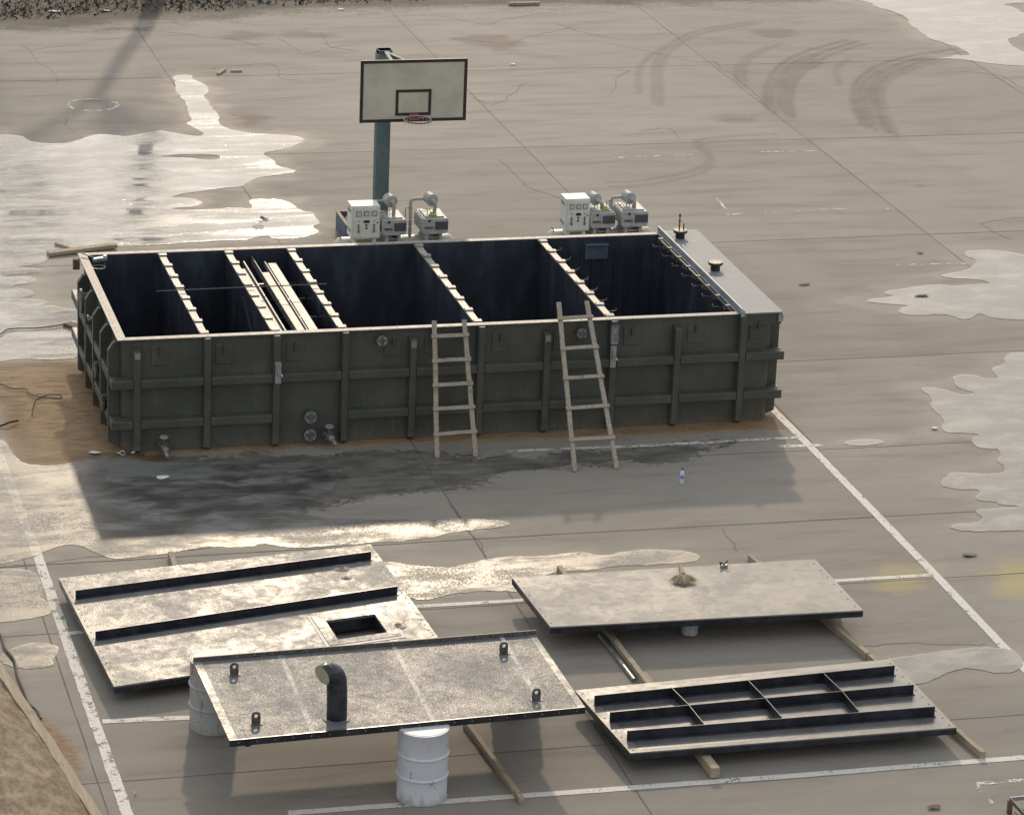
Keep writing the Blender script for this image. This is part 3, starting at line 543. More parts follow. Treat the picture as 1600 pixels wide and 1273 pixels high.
# rim flange: four strips butted together, with bolt holes
mb = MB(); z0, z1 = TH-.014, TH
mb.box(0, 9.33, 0, .12, z0, z1); mb.box(0, 9.33, TW-.12, TW, z0, z1); mb.box(0, .13, .12, TW-.12, z0, z1)
for k in range(46):
    x = .1+k*.2
    if x < 9.3:
        mb.lathe((x, .04, z1), (0, 0, 1), [(.011, 0), (.011, .003)], 8, 1); mb.lathe((x, TW-.045, z1), (0, 0, 1), [(.011, 0), (.011, .003)], 8, 1)
for k in range(20): mb.lathe((.05, .2+k*.2, z1), (0, 0, 1), [(.011, 0), (.011, .003)], 8, 1)
mb.build('rim', [M['rim'], M['steel_dark']], tank, bevel=.003)
# ribs of the long sides
def front_rib(x, top, side=-1):
    mb = MB(); hw = .065
    ya, yb = (.065, -.06) if side < 0 else (TW-.065, TW+.06)
    sec = [V(x-hw, ya, 0), V(x-hw*.75, yb, 0), V(x+hw*.75, yb, 0), V(x+hw, ya, 0)]
    if side > 0: sec.reverse()
    zb = .05
    tp = [V(p.x, p.y, top - (.05 if abs(p.y-yb) < 1e-6 and top < TH-.05 else 0)) for p in sec]; bt = [V(p.x, p.y, zb-(.05 if abs(p.y-ya) < 1e-6 else 0)) for p in sec]
    mb.add(bt+tp, [(0, 1, 5, 4), (1, 2, 6, 5), (2, 3, 7, 6), (4, 5, 6, 7), (0, 3, 2, 1)]); return mb
for i, x in enumerate(RIBX):
    top = 1.60 if i in (0, 4, 6, 8) else TH-.016
    front_rib(x, top).build('upright_rib', M['dark_grp'], tank, bevel=.012)
    front_rib(x, TH-.016, 1).build('upright_rib', M['dark_grp'], tank, bevel=.012)
for i, x in enumerate(RIBX):      # pale patches where the short ribs end
    if i in (0, 4, 6): MB().box(x-.04, x+.04, -.0615, -.058, 1.45, 1.54).build('pale_patch', M['lidgrey'], tank)
def hor_rib(z, bays):
    mb = MB(); hh = .085
    for i in bays:
        xa = -.06 if i < 0 else RIBX[i]+.055; xb = RIBX[i+1]-.055 if i+1 < len(RIBX) else 10.08
        mb.add([(xa, .065, z-hh), (xb, .065, z-hh), (xb, .065, z+hh), (xa, .065, z+hh), (xa, -.055, z-hh*.72), (xb, -.055, z-hh*.72), (xb, -.055, z+hh*.72), (xa, -.055, z+hh*.72)],
               [(4, 5, 1, 0), (5, 4, 7, 6), (7, 3, 2, 6), (0, 3, 7, 4), (1, 5, 6, 2)])
    return mb
for z in (1.06, .445):
    for bays in ((range(-1, 10),) if z > .6 else (range(-1, 2), range(3, 10))): hor_rib(z, bays).build('cross_rib', M['dark_grp'], tank, bevel=.01)   # the bay with the drain ports has no lower rib
    mb = MB()      # wraps round the two ends and the back
    mb.box(-.09, .075, -.05, TW+.06, z-.07, z+.07); mb.build('end_rib', M['dark_grp'], tank, bevel=.012)
    mb = MB(); mb.box(9.925, 10.09, -.052, TW+.06, z-.068, z+.068); mb.build('end_rib', M['dark_grp'], tank, bevel=.012)
    mb = MB(); mb.box(.08, 9.92, TW-.065, TW+.055, z-.065, z+.065); mb.build('cross_rib', M['dark_grp'], tank, bevel=.01)
for k, y in enumerate((.30, 1.10, 1.90, 2.72, 3.55)):   # the left end: deep ribs with chamfered heads
    mb = MB(); t = .05
    mb.prism([(.075, y-t, 0.02), (-.10, y-t, .10), (-.10, y-t, 1.50), (-.02, y-t, 1.62), (.075, y-t, 1.64)], (0, 2*t, 0)); mb.build('upright_rib', M['dark_grp'], tank, bevel=.01)
    mb = MB(); mb.prism([(9.925, y-t, .02), (10.09, y-t, .08), (10.09, y-t, 1.5), (10.0, y-t, 1.62), (9.925, y-t, 1.64)], (0, 2*t, 0)); mb.build('upright_rib', M['dark_grp'], tank, bevel=.01)
for x, z in ((.62, 1.47), (1.56, 1.45), (2.60, 1.45), (4.05, 1.46), (4.66, 1.46), (5.68, 1.45), (6.62, 1.45), (7.70, 1.46), (8.7, 1.45), (9.68, 1.47)):   # thickened patch with a lifting eye below the rim
    p = MB().box(x-.13, x+.13, .045, .064, z-.16, z+.14).build('lifting_patch', M['dark_grp'], tank, bevel=.01)
    MB().box(x-.012, x+.012, -.0, .05, z+.0, z+.13).build('lifting_eye', M['dark_grp'], p, bevel=.004)
# partitions with clips
for k, x in enumerate(PX):
    mb = MB(); mb.box(x-.03, x+.03, .125, TW-.125, .07, TH-.04); pt = mb.build('partition', M['navy'], tank)
    hw = .055
    mb = MB(); mb.box(x-hw, x+hw, .122, TW-.122, TH-.038, TH-.012); mb.build('partition_cap', M['clip'], pt, bevel=.004)
    for q in range(8):
        y = .20+q*.55
        mb = MB(); mb.obox((x+.008, y, TH-.0), (.062, 0, 0), (0, .045, .004), (0, 0, .012)); mb.box(x+.056, x+.07, y-.04, y+.04, TH-.07, TH-.013)
        mb.build('clip', M['clip'], pt, bevel=.003)
# troughs between the second and third partitions
mb = MB(); mb.box(2.375, 2.50, .13, 3.55, 1.60, 1.615); mb.box(2.50, 2.525, .13, 3.8, 1.56, 1.66); mb.box(2.40, 2.42, .13, 3.5, 1.45, 1.60); mb.build('trough', M['clip'], tank, bevel=.003)
mb = MB(); mb.box(2.70, 2.715, .13, TW-.13, 1.50, 1.62); mb.box(2.715, 2.845, .13, 3.45, 1.56, 1.575); mb.box(2.86, 2.88, .13, 3.95, 1.52, 1.60); mb.box(2.90, 3.03, .13, 3.85, 1.58, 1.595); mb.build('trough', M['clip'], tank, bevel=.003)
for y in (.9, 1.7, 2.6, 3.4):
    mb = MB(); mb.box(2.36, 3.26, y, y+.05, 1.30, 1.40); mb.build('trough_bracket', M['navy'], tank)
mb = MB(); mb.beam((2.30, .5, .5), (2.30, 2.6, 1.45), .05, .05); mb.build('inner_pipe', M['navy'], tank)
# hooks both sides of the right compartment, hook rail and blue-grey plate
for y in [3.88-.525*k for k in range(7)]:
    for x, s in ((7.44, 1), (9.36, -1)):
        mb = MB(); mb.tube([(x-s*.01, y, 1.60), (x+s*.10, y, 1.62), (x+s*.19, y-.01, 1.625), (x+s*.20, y-.01, 1.66)], .008, 6); mb.obox((x, y, 1.60), (.02, 0, 0), (0, .04, 0), (0, 0, .025)); mb.build('hook', M['clip'], tank)
mb = MB(); mb.tube([(9.30, .15, 1.71), (9.30, TW-.3, 1.71)], .022, 8)
for k in range(8): mb.box(9.27, 9.36, .4+k*.5, .46+k*.5, 1.66, 1.74)
mb.build('hook_rail', M['steel_dark'], tank)
mb = MB(); mb.box(8.12, 8.50, TW-.15, TW-.121, 1.36, 1.60); mb.box(8.12, 8.50, TW-.21, TW-.121, 1.60, 1.615); mb.build('inner_box', simple('blue_grey_plate', (.07, .10, .12), (.10, .13, .155), .4), tank, bevel=.004)
# grey end lid with upstand and two ports
mb = MB(); mb.box(9.40, 10.04, -.01, TW+.04, TH-.015, TH+.008); mb.box(9.335, 9.40, .0, TW+.04, TH-.01, TH+.005); lid = mb.build('end_lid', M['lidgrey'], tank, bevel=.004)
mb = MB(); mb.box(9.375, 9.40, -.03, TW+.06, TH+.0085, TH+.085); mb.box(9.36, 9.42, -.06, -.035, TH-.03, TH+.07); mb.build('upstand', simple('blue_grey_upstand', (.20, .225, .25), (.30, .33, .36), .38), lid, bevel=.003)
MB().box(9.41, 10.03, .02, .05, TH-.19, TH-.016).build('lid_skirt', M['dark_grp'], lid)
for (px, py, pipes) in ((1063, 362, True), (1118, 412, False)):
    c = G(px, py, TH+.11); c.z = TH+.008
    mb = MB(); mb.lathe(c, (0, 0, 1), [(.075, 0), (.075, .09)], 24); mb.lathe(c+V(0, 0, .09), (0, 0, 1), [(.11, 0), (.115, .005), (.115, .028)], 28, 0); pr = mb.build('port', M['black_shaded'], lid)
    mb = MB(); mb.lathe(c+V(0, 0, .119), (0, 0, 1), [(.100, 0), (.100, .014)], 28); mb.build('port_cover', simple('rusty_cream_cover', (.35, .25, .14), (.50, .42, .30), .5, scale=14), pr)
    mb = MB()
    for k in range(8): a = k*math.pi/4+.3; mb.lathe(c+V(math.cos(a)*.107, math.sin(a)*.107, .112), (0, 0, 1), [(.009, 0), (.009, .03)], 6)
    mb.build('bolt', M['galv'], pr)
    if pipes:
        mb = MB(); mb.tube([c+V(-.02, 0, .13), c+V(-.02, 0, .36)], .012, 8); mb.tube([c+V(-.02, 0, .36), c+V(-.02, 0, .40)], .018, 8); mb.tube([c+V(.05, -.01, .13), c+V(.05, -.01, .24)], .012, 8); mb.tube([c+V(-.045, 0, .28), c+V(.01, 0, .28)], .009, 6)
        mb.build('standpipe', M['rust'], pr)
for px, py in ((1216, 503), ):
    mb = MB(); mb.box(9.97, 10.045, -.02, -.005, TH-.14, TH-.02); mb.build('corner_bracket', M['galv'], tank)
# ports, valves and latches of the front
def flange(c, r=.085, name='blind_flange', bolts=4, out=.09, collar=True):
    c = Vector(c); mb = MB()
    mb.lathe(c+V(0, .08, 0), (0, -1, 0), [(r*.62, 0), (r*.62, out)], 20)
    mb.lathe(c+V(0, .08-out, 0), (0, -1, 0), [(r, 0), (r, .022)], 28, 1)
    f = mb.build(name, [M['dark_grp'], M['flange']], tank)
    mb = MB(); y = .08-out-.022
    mb.lathe(c+V(0, y, 0), (0, -1, 0), [(r*.60, 0), (r*.55, .012)], 20); mb.build('flange_cap', M['steel_dark'], f)
    for k in range(bolts):
        a = math.pi/4+k*2*math.pi/bolts; q = c+V(math.cos(a)*r*.74, y, math.sin(a)*r*.74)
        MB().lathe(q, (0, -1, 0), [(.017, 0), (.017, .012), (.009, .013), (.009, .03)], 8).build('bolt', M['galv'], f)
    return f
flange((3.87, -.01, 1.565), .080); flange((6.90, -.01, 1.545), .080); flange((2.83, .0, .44), .095, out=.11); flange((2.83, .0, .16), .095, out=.11)
def valve(c, d, name='drain_valve'):
    c = Vector(c); d = Vector(d).normalized(); s = d.cross(V(0, 0, 1))
    mb = MB(); mb.tube([c+V(0, .12, 0), c+d*.08], .045, 14); mb.lathe(c+d*.02, d, [(.085, 0), (.085, .02)], 20); mb.lathe(c+d*.06, d, [(.08, 0), (.08, .02)], 20)
    mb.lathe(c+d*.08, d, [(.05, 0), (.065, .04), (.065, .08), (.045, .12)], 16); mb.tube([c+d*.12, c+d*.12+V(0, 0, .12)], .028, 10)
    v = mb.build(name, M['steel_dark'], tank)
    mb = MB(); h = c+d*.12+V(0, 0, .16); pts = [h+V(math.cos(t), math.sin(t), 0)*.065 for t in [2*math.pi*k/16 for k in range(17)]]; mb.tube(pts, .008, 6, caps=False)
    mb.tube([h-V(.065, 0, 0), h+V(.065, 0, 0)], .006, 6); mb.tube([h-V(0, .065, 0), h+V(0, .065, 0)], .006, 6); mb.tube([h-V(0, 0, .05), h], .010, 6); mb.build('handwheel', M['galv'], v)
    mb = MB(); mb.tube([c+d*.18, c+d*.27+V(0, 0, -.02), c+d*.36+V(0, 0, -.05)], .035, 12, rr=[.035, .032, .026]); mb.lathe(c+d*.20, d, [(.05, 0), (.05, .015)], 14); mb.build('outlet', M['galv'], v)
    for k in range(4):
        a = math.pi/4+k*math.pi/2; q = c+d*.08+(s*math.cos(a)+V(0, 0, 1)*math.sin(a))*.063; MB().lathe(q, d, [(.012, 0), (.012, .014)], 6).build('bolt', M['galv'], v)
valve((3.06, -.03, .16), (.25, -1, 0)); valve((.64, -.03, .13), (.1, -1, -.05))
def latch(x, z0, z1):
    mb = MB(); mb.box(x-.045, x+.045, -.078, -.063, z0, z1); l = mb.build('latch_plate', M['galv'], tank, bevel=.004)
    mb = MB(); zc = (z0+z1)/2
    mb.tube([(x, -.085, zc+.10), (x-.012, -.10, zc+.02), (x+.01, -.10, zc-.04)], .012, 8); mb.tube([(x+.04, -.085, zc-.01), (x+.055, -.11, zc-.05)], .012, 8); mb.obox((x, -.09, zc-.03), (.04, 0, 0), (0, .012, 0), (0, 0, .012)); mb.build('latch_lever', M['galv'], l)
latch(2.33, .99, 1.32); latch(7.39, 1.0, 1.34)
mb = MB(); mb.box(7.345, 7.46, -.075, -.02, 1.37, 1.66); l2 = mb.build('latch_plate', simple('scuffed_grey_steel', (.12, .12, .13), (.26, .26, .27), .45, scale=12), tank, bevel=.006)
MB().box(7.375, 7.43, -.082, -.076, 1.52, 1.62).build('latch_window', M['galv'], l2); MB().box(7.36, 7.445, -.084, -.076, 1.37, 1.385).build('latch_lip', M['galv'], l2)
# left end fittings
mb = MB(); c = Vector((-.10, 3.05, 1.36)); mb.lathe(c, (-1, .0, 0), [(.19, 0), (.19, .03)], 28); mb.lathe(c+V(.12, 0, 0), (-1, 0, 0), [(.13, 0), (.13, .12)], 24); mb.build('end_flange', M['dark_grp'], tank)
for y, z in ((1.45, .80), (.70, .55)):
    mb = MB(); mb.lathe((.05, y, z), (-1, 0, 0), [(.06, 0), (.06, .14)], 18); mb.lathe((-.10, y, z), (-1, 0, 0), [(.13, 0), (.13, .03)], 24); mb.obox((-.09, y-.08, z+.12), (.05, 0, 0), (0, .05, 0), (0, 0, .03)); mb.build('end_flange', M['dark_grp'], tank)
mb = MB(); mb.box(-.10, 0.0, 4.02, 4.10, 1.55, 1.71); mb.build('corner_bracket', M['rust'], tank, bevel=.004)
mb = MB(); mb.tube([(-.03, 2.25, 1.35), (-.12, 2.25, 1.33)], .03, 8); mb.tube([(-.11, 2.2, 1.37), (-.11, 2.3, 1.37)], .02, 8); mb.build('end_tap', M['galv'], tank)

# ------------------------------------------------------------------ loose things on the tank
def crank():
    t = thing('hand_winch', (.30, 4.0, TH), 'small grey metal tool with a hoop hanging at the back left tank corner', 'hand tool')
    a = G(127, 395, TH+.05); b = G(146, 402, TH+.03); c = G(156, 405, TH)
    MB().tube([a, b], .012, 8).build('handle', M['galv'], t)
    mb = MB(); mb.obox(c, (.11, .01, .01), (0, .05, 0), (0, 0, .03)); mb.obox(c+V(.08, 0, .03), (.03, 0, 0), (0, .03, 0), (0, 0, .03)); mb.build('body', M['galv'], t, bevel=.01)
    h = c+V(-.02, -.02, -.12); mb = MB(); mb.tube([h+V(math.cos(q)*.10, math.sin(q)*.10, 0) for q in [2*math.pi*k/18 for k in range(19)]], .008, 6, caps=False); mb.tube([h+V(.1, 0, 0), h+V(.09, 0, .1)], .006, 6); mb.tube([h+V(-.1, 0, 0), h+V(-.08, 0, .1)], .006, 6); mb.build('hoop', M['galv'], t)
crank()
o = MB().tube([G(245, 455, TH+.03), G(380, 449, TH+.02), G(510, 443.5, TH+.035)], .009, 6).build('thin_rod', M['steel_dark']); origin_at(o, (2.2, 2.6, TH)); tag(o, 'thin straight rod lying across the left partitions of the open tank', 'rod')
def plank(name, a, b, wd, h, label, cat, mat, grp=None, ends=None, seg=10, wob=.006):
    o = MB().beam(a, b, wd, h, seg=seg, wob=wob, mi=0).build(name, mat, bevel=.004); origin_at(o, (Vector(a)+Vector(b))/2); return tag(o, label, cat, grp)
plank('timber_plank', G(75, 396.5, .04), G(181, 384.5, .04)+V(0, 0, .02), .15, .06, 'pale timber plank on the ground behind the back left corner of the tank', 'plank', M['timber'])
plank('wood_stick', G(86, 380, .03), G(112, 388.5, .03), .04, .03, 'short dark stick poking out behind the pale plank by the tank corner', 'stick', M['timber'])

def ladder(f0, f1, r0, r1, top_y, rungs, label):
    f0, f1 = G(*f0), G(*f1); r0, r1 = PY(*r0, -.045), PY(*r1, -.045)
    c = (f0+f1)/2; t = thing('wooden_ladder', (c.x, c.y, 0), label, 'ladder', None)
    def at(f, r, y):
        lo, hi = 0, 2.
        for _ in range(40):
            m = (lo+hi)/2
            if proj(f+(r-f)*m)[1] > y: lo = m
            else: hi = m
        return f+(r-f)*lo
    nrm = (r0-f0).cross(f1-f0).normalized(); nrm = -nrm if nrm.y > 0 else nrm
    for f, r, ty in ((f0, r0, top_y[0]), (f1, r1, top_y[1])):
        MB().beam(f, at(f, r, ty), .068, .04, up=nrm, seg=8, wob=.004).build('rail', M['ladderwood'], t, bevel=.004)
    dx = (f1-f0).normalized()*.05
    for (ya, yb) in rungs:
        a = at(f0, r0, ya); b = at(f1, r1, yb); MB().beam(a-dx+nrm*.033, b+dx+nrm*.033, .055, .024, up=nrm, seg=3, wob=.003).build('rung', M['ladderwood'], t, bevel=.003)
ladder((683, 715), (743, 713), (678.5, 513), (726, 510), (501, 499.5), [(526, 523.5), (564, 561), (602, 599), (639, 635.5), (679, 674)], 'narrow wooden ladder with five rungs leaning on the middle of the tank')
ladder((898, 737), (964, 733), (875.5, 503), (922, 500), (472.5, 470.5), [(499, 496), (546, 543), (592, 589), (639, 635), (688, 684.5)], 'taller wooden ladder to the right, leaning on the tank beside the steel latch')

# ------------------------------------------------------------------ bottle and small litter
def bottle():
    c = G(1065, 755); t = thing('water_bottle', c, 'clear plastic water bottle with a blue and white label standing on the concrete', 'bottle')
    N = NT('clear_bottle_plastic'); sh = N.bsdf((.75, .80, .88), .12, spec=.5); tr = N.n('BsdfTransparent'); ms = N.n('MixShader'); ms.inputs[0].default_value = .6; N.t.links.new(tr.outputs[0], ms.inputs[1]); N.t.links.new(sh, ms.inputs[2]); m = N.done(ms.outputs[0])
    MB().lathe(c, (0, 0, 1), [(.030, 0), (.033, .01), (.033, .15), (.028, .18), (.013, .205), (.013, .215)], 20).build('body', m, t)
    MB().lathe(c, (0, 0, 1), [(.0336, .075), (.0336, .135)], 20).build('sleeve', simple('blue_white_sleeve', (.05, .08, .35), (.6, .62, .75), .4, scale=25), t)
    MB().lathe(c, (0, 0, 1), [(.0155, .212), (.0155, .232)], 14).build('cap', M['black'], t)
bottle()
def scrap(px, py, s, label, mat='paper', cat='litter', h=.015, asp=1.5):
    c = G(px, py, .012); bm = MB(); k = 7; pts = [c+V(math.cos(a)*s*asp*random.uniform(.6, 1.1), math.sin(a)*s*random.uniform(.6, 1.1), random.uniform(0, h)) for a in [2*math.pi*i/k for i in range(k)]]
    bm.prism([p for p in pts], (0, 0, .004)); o = bm.build('scrap', M[mat]); origin_at(o, c); tag(o, label, cat)
scrap(148, 707, .07, 'white scrap of paper on the brown sand by the left corner of the tank'); scrap(254, 746, .07, 'pale lilac scrap lying on the wet ground below the left drain valve')
scrap(208, 709, .03, 'tiny crumpled white scrap between the sand and the left drain valve', h=.05); scrap(1460, 669, .04, 'small pinkish white scrap on dry concrete near the right puddles')
scrap(533, 15, .06, 'bright white scrap on the concrete at the far edge of the yard'); scrap(801, 101, .05, 'white scrap on concrete right of the backboard'); scrap(211, 1239, .025, 'white pebble beside the left court line at the bottom', h=.03, asp=1)
scrap(85, 18, .10, 'grey litter lying on the dark soil at the top left'); scrap(165, 17, .08, 'pale litter on the dark soil left of the tree shadow'); scrap(1438, 395, .05, 'dark chip floating in the upper right puddle', 'cable'); scrap(1440, 462, .07, 'dark twig floating in the right puddle', 'cable', asp=2); scrap(1258, 444, .07, 'dark twig on dry concrete right of the tank lid', 'cable', asp=2)
scrap(1513, 867, .07, 'thin dark twig below the lowest right puddle', 'cable', asp=2); scrap(1460, 1261, .06, 'small dark lump at the bottom right of the yard', 'rust'); scrap(412, 343, .07, 'rust brown lump in the large left puddle', 'rust', h=.05)
def litter_ring(px, py):
    c = G(px, py, .02); o = MB().tube([c+V(math.cos(q)*.06, math.sin(q)*.06, .02*math.sin(q*2)) for q in [2*math.pi*k/14 for k in range(15)]], .012, 6, caps=False).build('hose_ring', M['galv']); origin_at(o, c); tag(o, 'small grey ring lying by the front left foot of the tank', 'ring')
litter_ring(189, 708)
plank('wood_stick', G(341, 116, .02), G(351, 108.5, .03), .08, .05, 'short pale wood offcut lying aslant beyond the left puddle', 'wood offcut', M['timber'], seg=2)
plank('wood_stick', G(361, 111.5, .02), G(378, 111, .02), .07, .04, 'short pale wood offcut lying level beyond the left puddle', 'wood offcut', M['timber'], seg=2)
plank('wood_stick', G(795, 6, .04), G(843, 5, .04), .10, .05, 'long pale strip of wood at the far edge of the yard', 'wood offcut', M['timber'], seg=3)
def cable(pts, r, label, mat='cable', name='cable'):
    P = []
    pp = [G(x, y, z) for x, y, z in pts]
    for i in range(len(pp)-1):
        a, b, c, d = pp[max(i-1, 0)], pp[i], pp[i+1], pp[min(i+2, len(pp)-1)]
        for k in range(6): t = k/6; P.append(.5*((2*b)+(c-a)*t+(2*a-5*b+4*c-d)*t*t+(3*b-a-3*c+d)*t**3))
    P.append(pp[-1]); o = MB().tube(P, r, 6).build(name, M[mat]); origin_at(o, P[len(P)//2]); tag(o, label, 'cable')
z = .03
cable([(-30, 598, z), (0, 600, z), (20, 607, z), (40, 607, z), (46, 614, z), (62, 620, z), (80, 616, z), (96, 618, z), (90, 623, z), (66, 621, .05), (54, 628, z), (50, 648, z)], .009, 'black cable looping over the brown sand left of the tank')
cable([(-30, 668, z), (0, 665, z), (14, 660, .06), (28, 657, .04)], .016, 'short black cable end at the left edge of the sand patch')
cable([(-30, 530, z), (0, 522, z), (15, 514, z), (60, 512, z), (95, 508, z), (104, 506, z)], .012, 'brown cable lying in the puddle left of the tank', 'browncable')
cable([(-30, 960, z), (0, 990, z), (8, 1012, z), (22, 1030, z), (28, 1055, z), (38, 1080, z), (45, 1098, z), (58, 1110, z), (64, 1122, z)], .016, 'dusty cable winding over the concrete above the long plank', 'browncable')
cable([(84, 1190, .04), (90, 1210, .04), (96, 1235, .04), (98, 1255, .05), (112, 1275, .05), (130, 1295, .05)], .016, 'dusty cable running down beside the long plank at the bottom left', 'browncable')
mb = MB(); a, b = G(104, 506, .03), G(124, 512, .04); mb.beam(a, b, .16, .06); o = mb.build('metal_channel', M['rust'], bevel=.01); origin_at(o, a); tag(o, 'rusty channel piece in the puddle against the left end of the tank', 'metal piece')

# ------------------------------------------------------------------ covers laid out in front
def quad(c): return [Vector(p) for p in c]
def P4(q, u, v, dz=0): A_, B_, C_, D_ = q; return (A_*(1-u)+B_*u)*(1-v)+(D_*(1-u)+C_*u)*v+V(0, 0, dz)
def slab(mb, q, u0, u1, v0, v1, za, zb, mi=0):
    b = [P4(q, u0, v1, za), P4(q, u1, v1, za), P4(q, u1, v0, za), P4(q, u0, v0, za)]; return mb.hexa(b+[p+V(0, 0, zb-za) for p in b], mi)
def bolts_row(mb, q, pts, r=.010, h=.006, mi=0):
    for u, v, dz in pts: mb.lathe(P4(q, u, v, dz), (0, 0, 1), [(r, 0), (r, h)], 7, mi)
# cover 1 (upper left) -------------------------------------------------
q1 = [G(92, 903, .24), G(579, 850, .24), G(686, 997, .24), G(178, 1072, .24)]; ctr = P4(q1, .5, .5)
t1 = thing('tank_cover', (ctr.x, ctr.y, 0), 'wide grey tank cover with two long black upright ribs and a square hatch hole', 'tank cover', 'tank covers laid out on the ground')
U0, U1, V0, V1 = .815, .955, .735, .905
hp = [G(510, 970, .24), G(586, 961, .24), G(605, 989, .24), G(527, 1000, .24)]
def uvof(q, P):   # invert the bilinear map numerically
    u = v = .5
    for _ in range(30):
        d = P-P4(q, u, v); eu = (P4(q, u+.01, v)-P4(q, u-.01, v))/.02; ev = (P4(q, u, v+.01)-P4(q, u, v-.01))/.02
        det = eu.x*ev.y-eu.y*ev.x; u += (d.x*ev.y-d.y*ev.x)/det; v += (eu.x*d.y-eu.y*d.x)/det
    return u, v
hu = [uvof(q1, p) for p in hp]; U0 = (hu[0][0]+hu[3][0])/2; U1 = (hu[1][0]+hu[2][0])/2; V0 = (hu[0][1]+hu[1][1])/2; V1 = (hu[2][1]+hu[3][1])/2
mb = MB()
for (a, b, c, d) in ((0, 1, 0, V0), (0, 1, V1, 1), (0, U0, V0, V1), (U1, 1, V0, V1)): slab(mb, q1, a, b, c, d, -.022, 0)
top1 = mb.build('cover_plate', M['p1'], t1)
mb = MB(); slab(mb, q1, .001, .999, .985, 1.0, -.095, -.0225); slab(mb, q1, .0, .008, .0, .984, -.095, -.0225); slab(mb, q1, .992, 1, .0, .984, -.095, -.0225); slab(mb, q1, .009, .991, .0, .015, -.095, -.0225); mb.build('skirt', M['black_shaded'], t1)
def rib_on(t, a, b, h, th=.012, foot=.05, name='stiffening_rib', mat='black_shaded', feet=True):
    a, b = Vector(a), Vector(b); zt_ = a.z; d = (b-a).normalized(); s = V(-d.y, d.x, 0)
    mb = MB(); c = (a+b)/2; mb.obox(c-V(0, 0, h/2), (b-a)/2, s*th/2, V(0, 0, h/2))
    if feet: mb.obox(c-V(0, 0, h-.006)-s*(foot/2+th/2), (b-a)/2, s*foot/2, V(0, 0, .005))
    return mb.build(name, M[mat], t, bevel=.002)
rh = .11
for (a, b) in (((118, 922), (580, 861)), ((149, 986), (621, 915))): rib_on(t1, G(*a, .24+rh), G(*b, .24+rh), rh)
mb = MB(); f = .035   # hatch frame: raised border with pale sealant line
fu, fv = f*1.0, f*1.6
slab(mb, q1, U0-fu, U1+fu, V0-fv*.9, V0, .001, .012); slab(mb, q1, U0-fu, U1+fu, V1, V1+fv*.8, .001, .012); slab(mb, q1, U0-fu, U0, V0, V1, .001, .012); slab(mb, q1, U1, U1+fu, V0, V1, .001, .012); hf = mb.build('hatch_frame', M['p1'], t1, bevel=.003)
M['sealant'] = simple('white_sealant', (.42, .41, .38), (.56, .55, .52), .5, .05, 12, .3, 50)
mb = MB(); W_ = .011
slab(mb, q1, U0-fu-W_, U1+fu+W_, V0-fv*.9-W_*1.6, V0-fv*.9-.001, .001, .006); slab(mb, q1, U0-fu-W_, U1+fu+W_, V1+fv*.8+.001, V1+fv*.8+W_*1.6, .001, .006); slab(mb, q1, U0-fu-W_, U0-fu-.001, V0-fv*.9, V1+fv*.8, .001, .006); slab(mb, q1, U1+fu+.001, U1+fu+W_, V0-fv*.9, V1+fv*.8, .001, .006)
mb.build('sealant_line', M['sealant'], hf)
mb = MB(); e = .004
slab(mb, q1, U0, U1, V0-.006, V0-.0005, -.17, -.0005); slab(mb, q1, U0, U1, V1+.0005, V1+.006, -.17, -.0005); slab(mb, q1, U0-.004, U0-.0005, V0, V1, -.17, -.0005); slab(mb, q1, U1+.0005, U1+.004, V0, V1, -.17, -.0005); mb.build('hatch_collar', M['black_shaded'], hf)
for (px, py, r) in ((533, 887.5, .045), (541, 902, .03), (622, 977.5, .045)):
    c = G(px, py, .241); mb = MB(); mb.lathe(c, (0, 0, 1), [(r*2.0, 0), (r*2.0, .008)], 24); mb.lathe(c+V(0, 0, .008), (0, 0, 1), [(r*1.5, 0), (r*1.45, .008)], 24); so = mb.build('socket', M['p1'], t1)
    MB().lathe(c+V(0, 0, .0165), (0, 0, 1), [(r, 0), (r, .004)], 20).build('dark_bore_disc', M['rust'] if r > .04 else M['black'], so)  # dark disc drawn in place of the shade inside the bore
    mb = MB(); pts = [c+V(math.cos(a)*r*2.4, math.sin(a)*r*2.4, .003) for a in [2*math.pi*k/20 for k in range(21)]]; mb.tube(pts, .004, 4, caps=False); mb.build('sealant_line', M['sealant'], so)
mb = MB(); bolts_row(mb, q1, [(.012, .03+k*.055, 0) for k in range(18)]+[(.988, .03+k*.055, 0) for k in range(18)]+[(.03+k*.05, .012, 0) for k in range(20)]); mb.build('bolts', M['steel_dark'], t1)
# cover 2 (on drums) -----------------------------------------------------
Z2 = .93
q2 = [G(302, 1034, Z2), G(836, 991, Z2), G(914, 1104, Z2), G(358, 1156, Z2)]; ctr = P4(q2, .5, .5)
t2 = thing('tank_cover', (ctr.x, ctr.y, Z2-.02), 'shiny grey tank cover raised on drums, with a bent black pipe and four lugs', 'tank cover', 'tank covers laid out on the ground')
mb = MB(); slab(mb, q2, 0, 1, 0, 1, -.018, 0); mb.build('cover_plate', M['p2'], t2)
mb = MB(); slab(mb, q2, 0, 1.004, -.008, -.0005, -.02, .055); up_ = mb.build('upstand_flange', M['steel_dark'], t2, bevel=.002)
mb = MB(); slab(mb, q2, 0, 1, 1.0005, 1.010, -.075, .006); dn = mb.build('edge_flange', M['black_shaded'], t2, bevel=.002)
for par, v_, z_ in ((up_, -.0002, .030), (dn, 1.0102, -.030)):
    mb = MB()
    for k in range(20):
        p = P4(q2, .025+k*.05, v_, z_); mb.lathe(p, (0.03, -1, .2), [(.007, 0), (.006, .008)], 7)
    mb.build('bolts', M['galv'], par)
mb = MB(); slab(mb, q2, .0, .022, .0, 1, .0005, .003); mb.build('edge_strip', M['p1'], t2)
